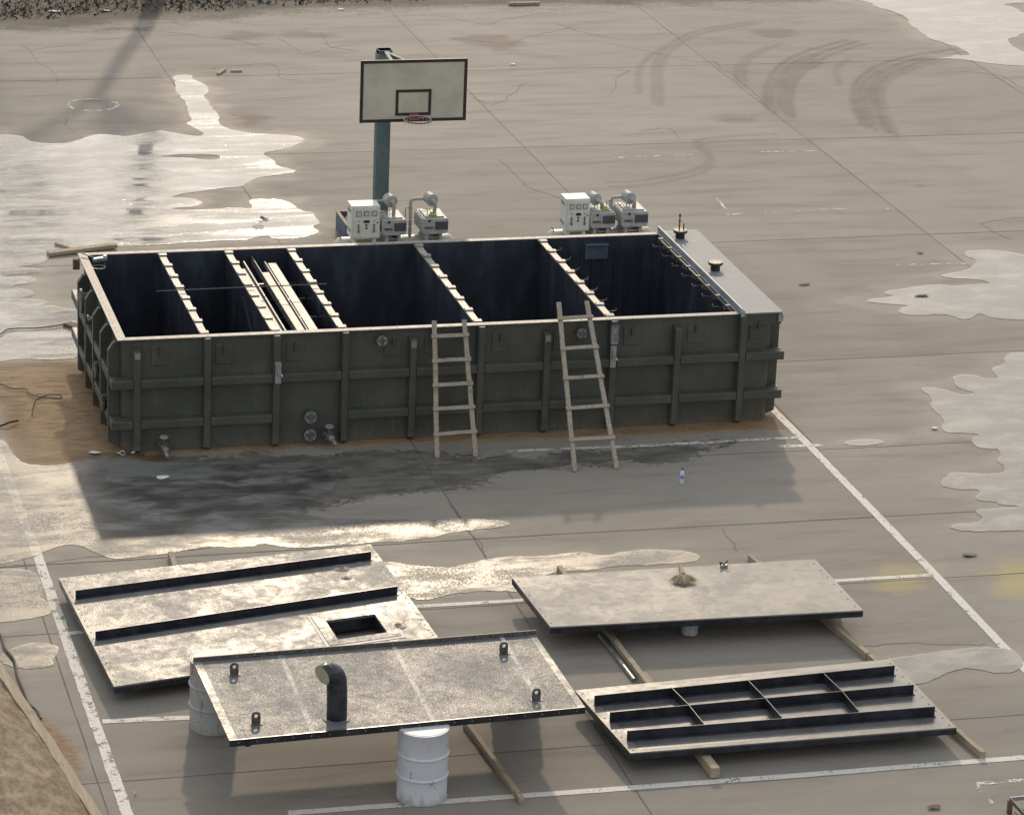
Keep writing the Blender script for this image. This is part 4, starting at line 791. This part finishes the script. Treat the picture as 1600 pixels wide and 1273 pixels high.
mb = MB(); slab(mb, q2, .98, 1, 0, 1, .0005, .003); mb.build('edge_strip', M['p1'], t2)
for px, py in ((366, 1053), (787, 1020), (400, 1130), (838, 1093)):
    c = G(px, py, Z2); wd, h, th = .052, .15, .006; cc = c+V(0, 0, .095); poly = []
    out = [V(-wd, 0, 0), V(wd, 0, 0)]+[V(math.cos(a)*wd, 0, math.sin(a)*wd)+V(0, 0, .095) for a in [math.pi*k/10 for k in range(11)]]
    mb = MB(); outer = [c+p for p in out]; inner = [c+V(math.cos(a)*.022, 0, .095+math.sin(a)*.022) for a in [2*math.pi*k/14 for k in range(14)]]
    tr = tessellate_polygon([outer, inner]); al = outer+inner; nn = len(al); no = len(outer); ni = len(inner)
    mb.add(al+[p+V(0, th*2, 0) for p in al], [tuple(t) for t in tr]+[tuple(nn+i for i in reversed(t)) for t in tr]+[(i, (i+1) % no, nn+(i+1) % no, nn+i) for i in range(no)]+[(no+i, no+(i+1) % ni, nn+no+(i+1) % ni, nn+no+i) for i in range(ni)])
    mb.box(c.x-.07, c.x+.07, c.y-.05, c.y+.05, c.z+.0006, c.z+.008); mb.build('lifting_lug', M['steel_dark'], t2)
c = G(526, 1122, Z2); mb = MB(); H_ = .445; rb_ = .17; dr = V(-.86, -.50, 0).normalized()
pts = [c, c+V(0, 0, H_*.5), c+V(0, 0, H_*.8)+dr*.004, c+V(0, 0, H_)+dr*.012]+[c+V(0, 0, H_)+dr*(.012+rb_*(1-math.cos(a)))+V(0, 0, rb_*math.sin(a)) for a in [math.pi*.60*k/12 for k in range(1, 13)]]
mb.tube(pts, .118, 28, caps=False); vp = mb.build('vent_pipe', simple('glossy_black_pipe', (.012, .014, .018), (.04, .045, .05), .22, .1, 4, .25, 20), t2)
e0 = pts[-1]; ed = (pts[-1]-pts[-2]).normalized()
mb = MB(); mb.tube([e0-ed*.10, e0+ed*.004], .108, 24, caps=False); mb.lathe(e0-ed*.002, ed, [(.108, 0), (.1185, .006)], 24); mb.build('pipe_lining', simple('yellowed_lining', (.35, .35, .20), (.45, .44, .28), .6), vp)
MB().lathe(c, (0, 0, 1), [(.16, .0008), (.155, .012)], 28).build('pipe_base', M['p2'], vp)
mb = MB(); a = G(388, 1152, Z2-.08); mb.obox(a+V(0, .05, -.02), (.03, 0, 0), (0, .03, 0), (0, 0, .10)); mb.build('underside_post', M['black_shaded'], t2)
# cover 3 (upper right) -------------------------------------------------
Z3 = .36
q3 = [G(800, 902, Z3), G(1273, 873, Z3), G(1349, 953, Z3), G(860, 979, Z3)]; ctr = P4(q3, .5, .5)
t3 = thing('tank_cover', (ctr.x, ctr.y, 0), 'plain dusty brown tank cover with a straw brush lying on it', 'tank cover', 'tank covers laid out on the ground')
mb = MB(); slab(mb, q3, 0, 1, 0, 1, -.018, 0); mb.build('cover_plate', M['p3'], t3)
mb = MB(); slab(mb, q3, 0, 1, .975, .999, -.095, -.0185); slab(mb, q3, 0, .008, 0, .974, -.095, -.0185); slab(mb, q3, .992, 1, 0, .974, -.095, -.0185); slab(mb, q3, .009, .991, 0, .02, -.095, -.0185); mb.build('skirt', M['black_shaded'], t3)
mb = MB(); bolts_row(mb, q3, [(.012, .08+k*.14, 0) for k in range(7)]+[(.985, .08+k*.14, 0) for k in range(7)]); mb.build('bolts', M['steel_dark'], t3)
# cover 4 (lower right) -------------------------------------------------
Z4 = .26
q4 = [G(898, 1078, Z4), G(1392, 1029, Z4), G(1495, 1136, Z4), G(985, 1176, Z4)]; ctr = P4(q4, .5, .5)
t4 = thing('tank_cover', (ctr.x, ctr.y, 0), 'glossy black tank cover with a grid of upright ribs, nearest the bottom right', 'tank cover', 'tank covers laid out on the ground')
mb = MB(); slab(mb, q4, .035, .965, .06, .955, -.018, 0); mb.build('cover_plate', M['p4'], t4)
mb = MB(); slab(mb, q4, 0, 1, 0, .06, -.018, .0); slab(mb, q4, 0, .035, .06, 1, -.018, .0); slab(mb, q4, .965, 1, .06, 1, -.018, .0); slab(mb, q4, .035, .965, .955, 1, -.018, .0); mb.build('cover_margin', M['p4rim'], t4)
mb = MB(); slab(mb, q4, 0, 1, .98, .999, -.09, -.0185); slab(mb, q4, 0, .008, 0, .979, -.09, -.0185); slab(mb, q4, .992, 1, 0, .979, -.09, -.0185); slab(mb, q4, .009, .991, 0, .02, -.09, -.0185); mb.build('skirt', M['black_shaded'], t4)
rh = .12; zr = Z4+rh
LA, LB, LC = (G(929, 1086, zr), G(1398, 1039, zr)), (G(953, 1112, zr), G(1428, 1069, zr)), (G(980, 1141, zr), G(1461, 1103, zr))
for a, b in (LA, LB, LC): rib_on(t4, a, b, rh)
for k1, k2, k3 in (((1048, 1072), (1076, 1100), (1100, 1130)), ((1167, 1060), (1196, 1090), (1222, 1120)), ((1286, 1050), (1316, 1079), (1342, 1110))):
    for a, b in ((k1, k2), (k2, k3)):
        a, b = G(*a, zr-.002), G(*b, zr-.002); d = (b-a).normalized()*.02; rib_on(t4, a+d, b-d, rh-.004, name='cross_rib', feet=False)
mb = MB(); bolts_row(mb, q4, [(.015, .06+k*.1, 0) for k in range(10)]+[(.985, .06+k*.1, 0) for k in range(10)]); mb.build('bolts', M['steel_dark'], t4)

# timbers under the covers
def timber(a, b, z, label, wd=.07, h=.09, mat='timber'):
    plank('timber_beam', G(*a, 0)+V(0, 0, z), G(*b, 0)+V(0, 0, z), wd, h, label, 'timber', M[mat], 'timbers under the covers')
timber((873, 893), (1003, 1064), .05, 'timber running from the puddle out under the left end of the plain brown cover')
timber((1003, 1066), (1117, 1216), .075, 'thick timber with a sawn end sticking out below the ribbed black cover, on the left', .11, .13)
timber((1171, 876), (1356, 1030), .05, 'timber crossing under the right end of the plain brown cover')
timber((1358, 1032), (1535, 1185), .05, 'timber sticking out past the lower right corner of the ribbed black cover')
timber((266, 872), (330, 1050), .05, 'timber under the left cover, its end showing at the far edge', .07, .10)
timber((560, 880), (640, 985), .05, 'timber hidden under the right part of the left cover', .07, .10)
timber((727, 1133), (816, 1256), .042, 'thin timber slanting down to the right of the white drum', .06, .08)
o = MB().tube([G(937, 992, .03), G(991, 1062, .03)], .028, 10).build('steel_tube', M['galv']); origin_at(o, G(960, 1025)); tag(o, 'grey steel tube beside the timber between the two right covers', 'tube')
# cans under cover 3
def can(px, py, full=True, label=''):
    c = G(px, py); t = thing('paint_can', c, label, 'paint can', 'cans propping the covers'); h = Z3-.10
    MB().lathe(c, (0, 0, 1), [(.105, 0), (.11, .004), (.11, .022)], 24).build('can_base', M['red'], t)
    MB().lathe(c+V(0, 0, .023), (0, 0, 1), [(.108, 0), (.108, h-.033)], 24).build('can_body', simple('scratched_white_can', (.36, .36, .38), (.5, .5, .52), .45, scale=18, bump=.4), t)
    MB().lathe(c+V(0, 0, h-.009), (0, 0, 1), [(.112, 0), (.112, .008)], 24).build('can_lid', M['galv'], t)
can(1077, 991, label='white can with a red base propping the front edge of the plain brown cover'); can(897, 972, label='can hidden under the front left corner of the plain brown cover'); can(1296, 950, label='can hidden under the front right part of the plain brown cover')
# drums
def drum(x, y, mat, label, h=.88):
    t = thing('steel_drum', (x, y, 0), label, 'drum', 'steel drums carrying a cover'); r = .29; pr = [(r-.006, 0), (r+.006, .004), (r+.006, .022), (r, .03)]
    for zc in (h*.35, h*.65): pr += [(r, zc-.022), (r+.015, zc-.005), (r+.015, zc+.005), (r, zc+.022)]
    pr += [(r, h-.03), (r+.006, h-.022), (r+.006, h-.001), (r-.006, h), (r-.012, h-.012)]
    c = V(x, y, 0); mb = MB(); mb.lathe(c, (0, 0, 1), pr[:-1], 48); mb.build('drum_body', M[mat], t)
    MB().lathe(c+V(0, 0, h), (0, 0, 1), [(r-.012, 0.001), (r-.02, .004)], 40).build('drum_head', M[mat], t)
drum(1.82, -11.67, 'drum_white', 'white steel drum at the front, paint scuffed near its rim'); d1 = G(334, 1134); drum(d1.x, d1.y, 'drum_grey', 'grey steel drum under the left end of the raised cover'); d3 = G(803, 1106); drum(d3.x, d3.y, 'drum_grey', 'grey drum almost hidden under the right end of the raised cover', .79)
# brush and clamp on cover 3
def brush():
    c = G(1071, 905, Z3); t = thing('straw_brush', c, 'straw hand brush with fanned bristles lying on the plain brown cover', 'brush')
    a = G(1067, 899, Z3+.05); b = G(1063, 884, Z3+.02); MB().tube([a, (a+b)/2, b], .03, 10, rr=[.045, .028, .022]).build('handle', M['broom'], t)
    mb = MB(); d0 = (a-b); d0.z = 0; d0.normalize(); s = V(-d0.y, d0.x, 0)
    for k in range(420):
        an = random.uniform(-1.1, 1.1); L = random.uniform(.17, .29)*(1-.12*abs(an)); st = a+s*an*.02+V(0, 0, random.uniform(-.02, .03)); e = a+(d0*math.cos(an)+s*math.sin(an))*L; e.z = Z3+random.uniform(.003, .04); n_ = (e-st).cross(V(0, 0, 1)).normalized()*.004
        m_ = (st+e)/2+V(0, 0, .02); mb.add([st-n_, st+n_, m_+n_, e, m_-n_], [(0, 1, 2, 4), (4, 2, 3)])
    mb.build('bristles', M['broom'], t, merge=False)
brush()
c = G(1131, 886, Z3); t = thing('small_clamp', c, 'small black and silver clamp lying beyond the brush on the plain brown cover', 'clamp')
MB().obox(c+V(0, 0, .02), (.05, .01, 0), (-.004, .018, 0), (0, 0, .018)).build('body', M['galv'], t, bevel=.006); MB().tube([c+V(-.04, 0, .03), c+V(-.06, .0, .08), c+V(-.03, .0, .06), c+V(.0, 0, .04), c+V(.03, 0, .07), c+V(.05, 0, .09)], .010, 6).build('lever', M['black'], t)

# ------------------------------------------------------------------ basketball stand
hp0 = V(5.55, 7.21, 0); b0 = V(5.043, 7.211, 2.895); BW, BHh = 1.80, 1.045
hoop = thing('basketball_stand', (5.83, 8.95, 0), 'basketball stand with a white backboard on a chipped teal post behind the tank', 'basketball hoop')
pxl, pxr = PY(588, 191, 8.9), PY(609.5, 191, 8.9); pc = V((pxl.x+pxr.x)/2, 8.95, 0); PWd = (pxr.x-pxl.x)*.5
mb = MB(); mb.box(pc.x-PWd, pc.x+PWd, pc.y-.10, pc.y+.10, 0, 3.70); post = mb.build('post', M['pole'], hoop, bevel=.008)
zt_ = PY(605, 84, 8.9).z
mb = MB()
for a in ((-PWd-.012, -PWd, -.112, .112), (PWd, PWd+.012, -.112, .112), (-PWd, PWd, -.112, -.1), (-PWd, PWd, .1, .112)): mb.box(pc.x+a[0], pc.x+a[1], pc.y+a[2], pc.y+a[3], zt_-.25, zt_)
mb.box(pc.x-PWd, pc.x+PWd, pc.y-.099, pc.y+.099, 3.70, zt_-.1); mb.build('post_head', M['lidgrey'], hoop)
mb = MB(); bx = b0.x+BW/2
for z_ in (3.70, 3.15):
    mb.beam((pc.x, pc.y-.1, z_-.05), (bx-.25, b0.y+.06, z_), .06, .08); mb.beam((pc.x, pc.y-.1, z_-.05), (bx+.25, b0.y+.06, z_), .06, .08)
mb.build('arm', M['pole'], hoop)
mb = MB(); mb.box(b0.x, b0.x+BW, b0.y, b0.y+.035, b0.z, b0.z+BHh); bd = mb.build('backboard', M['board'], hoop)
def frame(x0, x1, z0, z1, w_, y, name):
    mb = MB(); d = .006
    mb.box(x0, x1, y-d, y-.0005, z0, z0+w_); mb.box(x0, x1, y-d, y-.0005, z1-w_, z1); mb.box(x0, x0+w_, y-d, y-.0005, z0+w_, z1-w_); mb.box(x1-w_, x1, y-d, y-.0005, z0+w_, z1-w_); return mb.build(name, M['brownred'], bd)
frame(b0.x-.002, b0.x+BW+.002, b0.z-.002, b0.z+BHh+.002, .052, b0.y, 'board_border'); xa, xb = PY(617.5, 180, b0.y).x, PY(673, 180, b0.y).x; za, zb = PY(645, 180.5, b0.y).z, PY(645, 140, b0.y).z; frame(xa, xb, za, zb, .048, b0.y-.0001, 'target_square')
rc = PY(652, 185, b0.y-.28); rc = V(rc.x, b0.y-.30, 3.0); rp = [rc+V(math.cos(a)*.225, math.sin(a)*.225, 0) for a in [2*math.pi*k/28 for k in range(29)]]
mb = MB(); mb.tube(rp, .013, 8, caps=False); mb.obox(rc+V(0, .262, -.02), (.08, 0, 0), (0, .035, 0), (0, 0, .05)); rim = mb.build('rim', simple('faded_red_rim', (.20, .07, .05), (.30, .12, .09), .6), hoop)
mb = MB()
for k in range(20):
    a = 2*math.pi*k/20; p = rc+V(math.cos(a)*.23, math.sin(a)*.23, -.01); mb.tube([p, p+V(random.uniform(-.01, .01), 0, -.045-.02*random.random())], .004, 4)
for a, b in zip(rp[:-1], rp[1:]): mb.tube([a+V(0, 0, .012), b+V(0, 0, .012)], .005, 4)
mb.build('net_remains', M['paper'], rim)
# blue open box behind the cabinet
bp = G(537, 368); bx0 = bp.x-.05; t = thing('blue_box', (bx0+.3, 10.15, 0), 'faded blue open-topped box with debris inside, behind the left control cabinet', 'box')
x0, x1, y0, y1, hh = bx0, bx0+.62, 9.95, 10.85, .31; tt = .05
mb = MB(); mb.box(x0, x1, y0, y0+tt, 0, hh); mb.box(x0, x1, y1-tt, y1, 0, hh); mb.box(x0, x0+tt, y0+tt, y1-tt, 0, hh); mb.box(x1-tt, x1, y0+tt, y1-tt, 0, hh); mb.box(x0+tt, x1-tt, y0+tt, y1-tt, 0, .08); bb = mb.build('box_shell', M['blue'], t, bevel=.006)
mb = MB(); mb.box(x0-.004, x1+.004, y0-.004, y0+tt, hh+.001, hh+.012); mb.box(x0-.004, x1+.004, y1-tt, y1+.004, hh+.001, hh+.012); mb.box(x0-.004, x0+tt, y0+tt, y1-tt, hh+.001, hh+.012); mb.box(x1-tt, x1+.004, y0+tt, y1-tt, hh+.001, hh+.012); mb.build('box_rim', M['timber'], t)
mb = MB()
for k in range(40): mb.obox((random.uniform(x0+.08, x1-.08), random.uniform(y0+.08, y1-.08), random.uniform(.12, .22)), (random.uniform(.02, .06), random.uniform(-.03, .03), .01), (-.01, random.uniform(.02, .05), 0), (0, .01, .02))
mb.build('debris', M['timber'], t)

# ------------------------------------------------------------------ vacuum pump sets
def pump_unit(xs, label, bag, two_side):
    """xs: cabinet left, right; pump fronts; filter centres - all world x on the plane y = 8"""
    cabx0, cabx1, pumps, filts, px_, zf = xs
    ax = (cabx0+pumps[-1][1])/2; t = thing('vacuum_pump_set', (ax, 8.35, 0), label, 'pump set', 'vacuum pump sets behind the tank')
    c0 = V(cabx0-.14, 8.35, .34); c1 = V(pumps[-1][1]+.12, 8.35, .34); Lx = c1.x-c0.x
    mb = MB(); mb.lathe(c0, (1, 0, 0), [(.06, -.10), (.17, -.07), (.24, 0), (.25, .06), (.25, Lx-.06), (.24, Lx), (.17, Lx+.07), (.06, Lx+.10)], 32); ar = mb.build('air_receiver', M['cream_tank'], t)
    mb = MB(); mb.tube([c0+V(.02, -.10, .24), c0+V(.0, -.12, .30), c0+V(-.03, -.12, .33)], .008, 6); mb.build('gauge_wire', M['black'], ar)
    mb = MB()
    for x in (c0.x+.2, c1.x-.2):
        for y in (8.17, 8.53): mb.box(x-.03, x+.03, y-.02, y+.02, 0, .2)
    mb.build('receiver_foot', M['cream_tank'], ar)
    # cabinet
    z0, z1 = .66, 1.235; mb = MB(); mb.box(cabx0, cabx1, 8.0, 8.36, z0, z1); cab = mb.build('control_cabinet', M['cabinet'], t, bevel=.008)
    mb = MB(); mb.box(cabx0+.035, cabx1-.012, 7.988, 7.9995, z0+.02, z1-.03); door = mb.build('cabinet_door', M['cabinet'], cab, bevel=.004)
    Wc = cabx1-cabx0
    def dpart(name, u0, u1, w0, w1, mat, d=.008, y=7.988):
        x0, x1 = cabx0+.035+u0*(Wc-.05), cabx0+.035+u1*(Wc-.05); Z0, Z1 = z0+.02+w0*(z1-z0-.05), z0+.02+w1*(z1-z0-.05); return MB().box(x0, x1, y-d, y-.0005, Z0, Z1).build(name, mat, cab)
    for u in (.20, .50, .80):
        dpart('meter', u-.095, u+.095, .72, .88, M['black'], .01); dpart('meter_face', u-.075, u+.075, .737, .863, M['whiteface'], .003, 7.9775)
        x = cabx0+.035+u*(Wc-.05); mb = MB(); mb.tube([(x+.02, 7.9735, z0+.415), (x-.012, 7.9735, z0+.455)], .002, 4); mb.build('needle', M['black'], cab)
    dpart('display', .40, .62, .50, .58, M['black'], .012)
    for u in (.20, .80): dpart('name_strip', u-.05, u+.05, .545, .565, M['steel_dark'], .003)
    def knob(u, w_, mat, r=.014):
        x = cabx0+.035+u*(Wc-.05); z_ = z0+.02+w_*(z1-z0-.05); MB().lathe((x, 7.9875, z_), (0, -1, 0), [(r*1.2, 0), (r, .006), (r, .02)], 12).build('knob', mat, cab)
    for w_ in (.42, .34, .26): knob(.20, w_, M['steel_dark']); knob(.80, w_, M['steel_dark'])
    for w_ in (.20,): knob(.20, w_, M['rust']); knob(.80, w_, M['steel_dark'])
    knob(.50, .42, M['black']); knob(.50, .32, M['red'], .017); knob(.93, .50, M['black'], .01)
    mb = MB()
    for zc in (1.14, 1.12, 1.10, .80, .78, .76): mb.box(cabx0-.004, cabx0-.0005, 8.06, 8.30, zc, zc+.008)
    mb.build('vent_slots', M['steel_dark'], cab)
    mb = MB(); mb.box(cabx0+.05, cabx0+.10, 8.05, 8.3, .56, .66); mb.box(cabx1-.10, cabx1-.05, 8.05, 8.3, .56, .66); mb.build('cabinet_leg', M['cabinet'], cab)
    for k, (x0, x1) in enumerate(pumps):
        zb, zt = .70, .97; W2 = x1-x0; d = .62
        mb = MB(); sec = [(x0+.03, zb), (x1-.03, zb), (x1, zb+.05), (x1, zt-.02), (x1-.03, zt), (x0+.04, zt), (x0, zt-.06), (x0, zb+.06)]
        mb.prism([(x, 8.0, z_) for x, z_ in sec], (0, d, 0)); pb = mb.build('pump_body', M['pump'], t, bevel=.012)
        MB().box(x0+W2*.50, x1-.012, 7.985, 7.9995, zb+.075, zt-.055).build('grille', M['grille'], pb, bevel=.005)
        MB().box(x0+.05, x0+W2*.42, 7.994, 7.9996, zb+.09, zb+.13).build('name_plate', M['steel_dark'], pb)
        MB().lathe((x0+W2*.28, 8.0, zt-.035), (0, -1, 0), [(.020, 0), (.020, .02)], 12).build('port_plug', M['black'], pb)
        MB().obox((x0+W2*.5, 8.3, zt+.012), (W2*.36, 0, 0), (0, .24, 0), (0, 0, .012)).build('top_cover', M['pump'], pb, bevel=.006)
        mb = MB()
        for q in range(5): mb.obox((x0+.012, 8.08+q*.1, zt-.03), (.012, 0, 0), (0, .02, 0), (0, 0, .02))
        mb.box(x0-.02, x0-.001, 8.12, 8.5, zb+.06, zb+.10); mb.build('side_bolts', M['pump'], pb)
        mb = MB(); mb.box(x0+.08, x0+.13, 8.05, 8.5, .55, zb); mb.box(x1-.14, x1-.09, 8.05, 8.5, .55, zb); mb.box(x0+.04, x1-.04, 8.12, 8.45, .585, .61); mb.build('pump_foot', M['pump'], pb)
        # filter canister facing the camera with an elbow down to the pump
        fx = filts[k]; fz = zf; cy = 8.30; dd = V(.18, -1, -.05).normalized(); cf = V(fx, cy, fz)
        mb = MB(); mb.lathe(cf+dd*.0, dd, [(.085, -.10), (.10, -.085), (.10, .06), (.107, .065), (.107, .085), (.10, .09), (.05, .092)], 28); fl = mb.build('filter_canister', M['pump'], t)
        p0 = cf+dd*.09; tx = x0+W2*.56
        MB().tube([p0, p0+dd*.05+V(.015, 0, 0), V(tx, p0.y-.05, fz-.07), V(tx, p0.y-.03, fz-.14), V(tx, p0.y, zt+.02)], .032, 12).build('elbow_pipe', M['pump'], fl)
        mb = MB()
        for q in range(3):
            bse = V(x0+W2*.35+q*.05, 8.28, zt+.02); mb.tube([bse, bse+V(-.02, -.02, .07), bse+V(-.08, -.04, .09), bse+V(-.13, -.02, .02)], .006, 6)
        mb.build('hose', M['black'], pb)
        xs2 = px_[k]; y_ = cy+.04
        if xs2 is None: MB().tube([(cabx1-.06, y_, zf-.02), (fx-.05, y_, zf-.02)], .022, 10).build('suction_pipe', M['pump'], t)
        else:
            mb = MB(); mb.tube([(fx-.05, y_, zf-.0), (xs2+.06, y_, zf-.01), (xs2+.02, y_, zf-.02), (xs2, y_, zf-.06), (xs2, y_, .58)], .028, 12); mb.lathe((xs2, y_, .85), (0, 0, 1), [(.045, 0), (.045, .015)], 14); mb.lathe((xs2, y_, .72), (0, 0, 1), [(.045, 0), (.045, .015)], 14); mb.lathe((xs2, y_, 1.06), (0, 0, 1), [(.036, 0), (.036, .05)], 14); sp = mb.build('suction_pipe', M['pump'], t)
            MB().tube([(xs2-.02, y_-.02, 1.08), (xs2-.09, y_-.02, 1.08), (xs2-.09, y_-.02, .92)], .007, 6).build('valve_lever', M['rust'], sp)
    return t
def xw(px, py=345): return PY(px, py, 8.0).x
zf1 = PY(617, 315, 8.2).z
u1 = pump_unit((xw(548.5, 372), xw(593, 372), [(xw(597), xw(636)), (xw(659.5), xw(701))], [xw(612.5, 317)+.03, xw(676, 316)+.03], [None, xw(648)], zf1), 'left vacuum pump set, its cream cabinet in front of the teal post', None, False)
u2 = pump_unit((xw(882, 365), xw(920, 365), [(xw(922), xw(962)), (xw(971), xw(1013))], [xw(933, 312)+.03, xw(987, 308)+.03], [None, xw(962)], PY(935, 312, 8.2).z), 'right vacuum pump set, near the grey end lid of the tank', None, False)
for px, py, lab in ((676, 333, 'yellow green rag on top of the right pump of the left pump set'), (945, 334, 'yellow green rag on top of the pump beside the right cabinet')):
    c = PY(px, py, 8.12); mb = MB(); k = 0; vs = []
    for i in range(7):
        for j in range(7):
            u_, v_ = i/6-.5, j/6-.5; vs.append(V(c.x+u_*.14+random.uniform(-.01, .01), 8.12+v_*.12, .996+max(0, .06*(1-4*(u_*u_+v_*v_)))+random.uniform(0, .012)))
    mb.add(vs, [(i*7+j, i*7+j+7, i*7+j+8, i*7+j+1) for i in range(6) for j in range(6)], 0, True); o = mb.build('rag', M['greenbag']); origin_at(o, (c.x, 8.12, .99)); tag(o, lab, 'rag')

# ------------------------------------------------------------------ bottom corners: sand heap, long plank, iron frame
plank('long_plank', G(-60, 955, .05), G(168, 1300, .05), .125, .05, 'long weathered plank along the edge of the sand heap at the bottom left', 'plank', M['timber'], seg=16, wob=.012)
def heap():
    a, b = G(-60, 955), G(168, 1300); d = (b-a).normalized(); nrm = V(d.y, -d.x, 0)     # nrm points left, away from the yard
    if nrm.x > 0: nrm = -nrm
    L = 7.0; vs = []; fs = []; nu, nv = 90, 70
    from mathutils import noise as mn
    for i in range(nu+1):
        for j in range(nv+1):
            s = -2.0+i/nu*10; t_ = .06+j/nv*4.2; p = a+d*s+nrm*t_; h = .62*(1-math.exp(-t_*1.1))*max(0, min(1, (s+1.0)/3.0))*max(0, min(1, (8.2-s)/1.5))*max(0, min(1, (4.4-t_)/1.6))
            h = h*(.8+.5*mn.noise(V(p.x*.7, p.y*.7, 0)))+.05*mn.noise(V(p.x*2.3, p.y*4, 1))*min(1, t_*2)+.018*mn.noise(V(p.x*9, p.y*9, 2)); vs.append(V(p.x, p.y, max(h, -.02)+(.004 if h > .004 else -.01)))
    for i in range(nu):
        for j in range(nv): k = i*(nv+1)+j; fs.append((k, k+1, k+nv+2, k+nv+1))
    N = NT('brown_sand'); p = N.pos(); s = N.noise(N.pos((1.8, .9, 1), (0, 0, .6)), 3.2, 9, .78, .15); g = N.noise(p, 30, 5, .7)
    col = N.mix(N.ramp(s, .38, .64), (.23, .17, .105), (.42, .33, .225)); col = N.mix(N.ramp(g, .5, .75, 0, .5), col, (.11, .075, .045))
    m = N.done(N.bsdf(col, .9, N.bump(N.math('ADD', s, N.math('MULTIPLY', g, .3)), .45, .04), spec=.2))
    mb = MB(); mb.add(vs, fs, 0, True); o = mb.build('sand_heap', m, merge=False); c = a+d*3+nrm*2; origin_at(o, (c.x, c.y, 0)); tag(o, 'heap of brown sand at the bottom left behind the long plank', 'sand heap')
heap()
c = G(1579, 1262); t = thing('iron_frame', c, 'rusty iron angle frame cut off by the bottom right corner', 'iron frame')
a = G(1578, 1248, .18); e1 = V(1, .04, 0); MB().beam(a, a+e1*1.6, .012, .05).build('top_angle', M['galv'], t); MB().beam(a, a+V(0.02, -1.6, 0), .012, .05).build('side_angle', M['steel_dark'], t)
mb = MB(); mb.box(a.x-.02, a.x+.03, a.y-.03, a.y+.02, 0, .16); mb.build('corner_post', M['rust'], t); MB().tube([a+V(.06, -.05, -.08), a+V(.5, -.75, -.10)], .018, 8).build('bar', M['galv'], t)
mb = MB(); mb.box(a.x+.05, a.x+1.5, a.y-1.5, a.y-.04, .03, .05); mb.build('inner_sheet', M['lidgrey'], t)

# ------------------------------------------------------------------ trees and weeds beyond the yard (their shadow and reflection fall into the picture)
def tree(x, y, h, fork, crown_r, nleaf, label, lean=(0, 0), seed=1, tr=.17):
    rnd = random.Random(seed); t = thing('tree', (x, y, 0), label, 'tree', 'trees beyond the yard'); mb = MB(); tips = []
    top = V(x+lean[0], y+lean[1], fork); mb.tube([V(x, y, 0), V(x, y, fork*.3).lerp(top, .3), V(x, y, 0).lerp(top, .65)+V(.06, 0, 0), top], tr, 10, rr=[tr*1.25, tr, tr*.85, tr*.75])
    def limb(p, d, L, r, lv):
        pts = [p]; q = p; dd = d.copy()
        for k in range(4): dd = (dd+V(rnd.uniform(-.22, .22), rnd.uniform(-.22, .22), rnd.uniform(-.05, .18))).normalized(); q = q+dd*L/4; pts.append(q)
        mb.tube(pts, r, 7 if lv < 2 else 4, rr=[r*(1-.16*k) for k in range(5)])
        if lv < 3:
            for k in range(3 if lv else 4):
                i = rnd.choice((2, 3, 4)); e = (dd+V(rnd.uniform(-1, 1), rnd.uniform(-1, 1), rnd.uniform(-.3, .6))).normalized(); limb(pts[i], e, L*.62, r*.5, lv+1)
        else: tips.append(q)
    for k in range(5):
        a = 2*math.pi*k/5+rnd.uniform(-.4, .4); limb(top, V(math.cos(a)*.75, math.sin(a)*.75, .8).normalized(), (h-fork)*.55, tr*.6, 0)
    mb.build('trunk', M['bark'], t, merge=False)
    lf = MB(); C0 = []
    for q in tips:
        for k in range(max(1, nleaf//len(tips))):
            p = q+V(rnd.gauss(0, .28), rnd.gauss(0, .28), rnd.gauss(0, .22)); s = rnd.uniform(.04, .09); u = V(rnd.gauss(0, 1), rnd.gauss(0, 1), rnd.gauss(0, 1)).normalized(); v = u.orthogonal().normalized(); C0 += [p-u*s, p+v*s*.5, p+u*s, p-v*s*.5]
    lf.add(C0, [(4*i, 4*i+1, 4*i+2, 4*i+3) for i in range(len(C0)//4)]); lf.build('crown', M['leaf'], t, merge=False)
sx, sy = math.sin(R(SUN_AZ))/math.tan(R(SUN_EL)), math.cos(R(SUN_AZ))/math.tan(R(SUN_EL))
tree(5.75, 31.6, 9.4, 5.8, 2.4, 4000, 'tall bare-trunked tree beyond the far edge whose shadow crosses the yard', (-.75, .1), 3, .21)
tree(1.4, 34.5, 8.6, 4.2, 2.6, 3500, 'bushy tree beyond the far left edge of the yard', (.2, 0), 5)
tree(-3.6, 34.0, 8.0, 4.0, 2.6, 3000, 'leftmost tree beyond the far edge of the yard', (0, .2), 8)
def weeds():
    mb = MB(); rnd = random.Random(4); vs = []; fs = []
    for k in range(5200):
        px = rnd.uniform(-60, 1050); lim = float(np.interp(px, [-60, 60, 210, 330, 420, 560, 700, 1050], [30, 26, 16, 14, 6, 1, -5, -12])); p = G(px, lim-abs(rnd.gauss(0, 24))+rnd.uniform(-4, 6))
        if p.y > 60: continue
        hgt = rnd.uniform(.01, .07)*(2.6 if rnd.random() < .03 else 1); a = rnd.uniform(0, 6.28); w_ = rnd.uniform(.01, .035); d = V(math.cos(a), math.sin(a), 0)*w_; tip = p+V(rnd.gauss(0, .06), rnd.gauss(0, .06), hgt); n_ = len(vs); vs += [p-d, p+d, tip+d*.4, tip-d*.4]; fs.append((n_, n_+1, n_+2, n_+3))
    mb.add(vs, fs); o = mb.build('weeds', M['weed'], merge=False); tag(o, kind='stuff', label='low weeds and dry litter on the dark soil at the far edge', cat='weeds')
weeds()
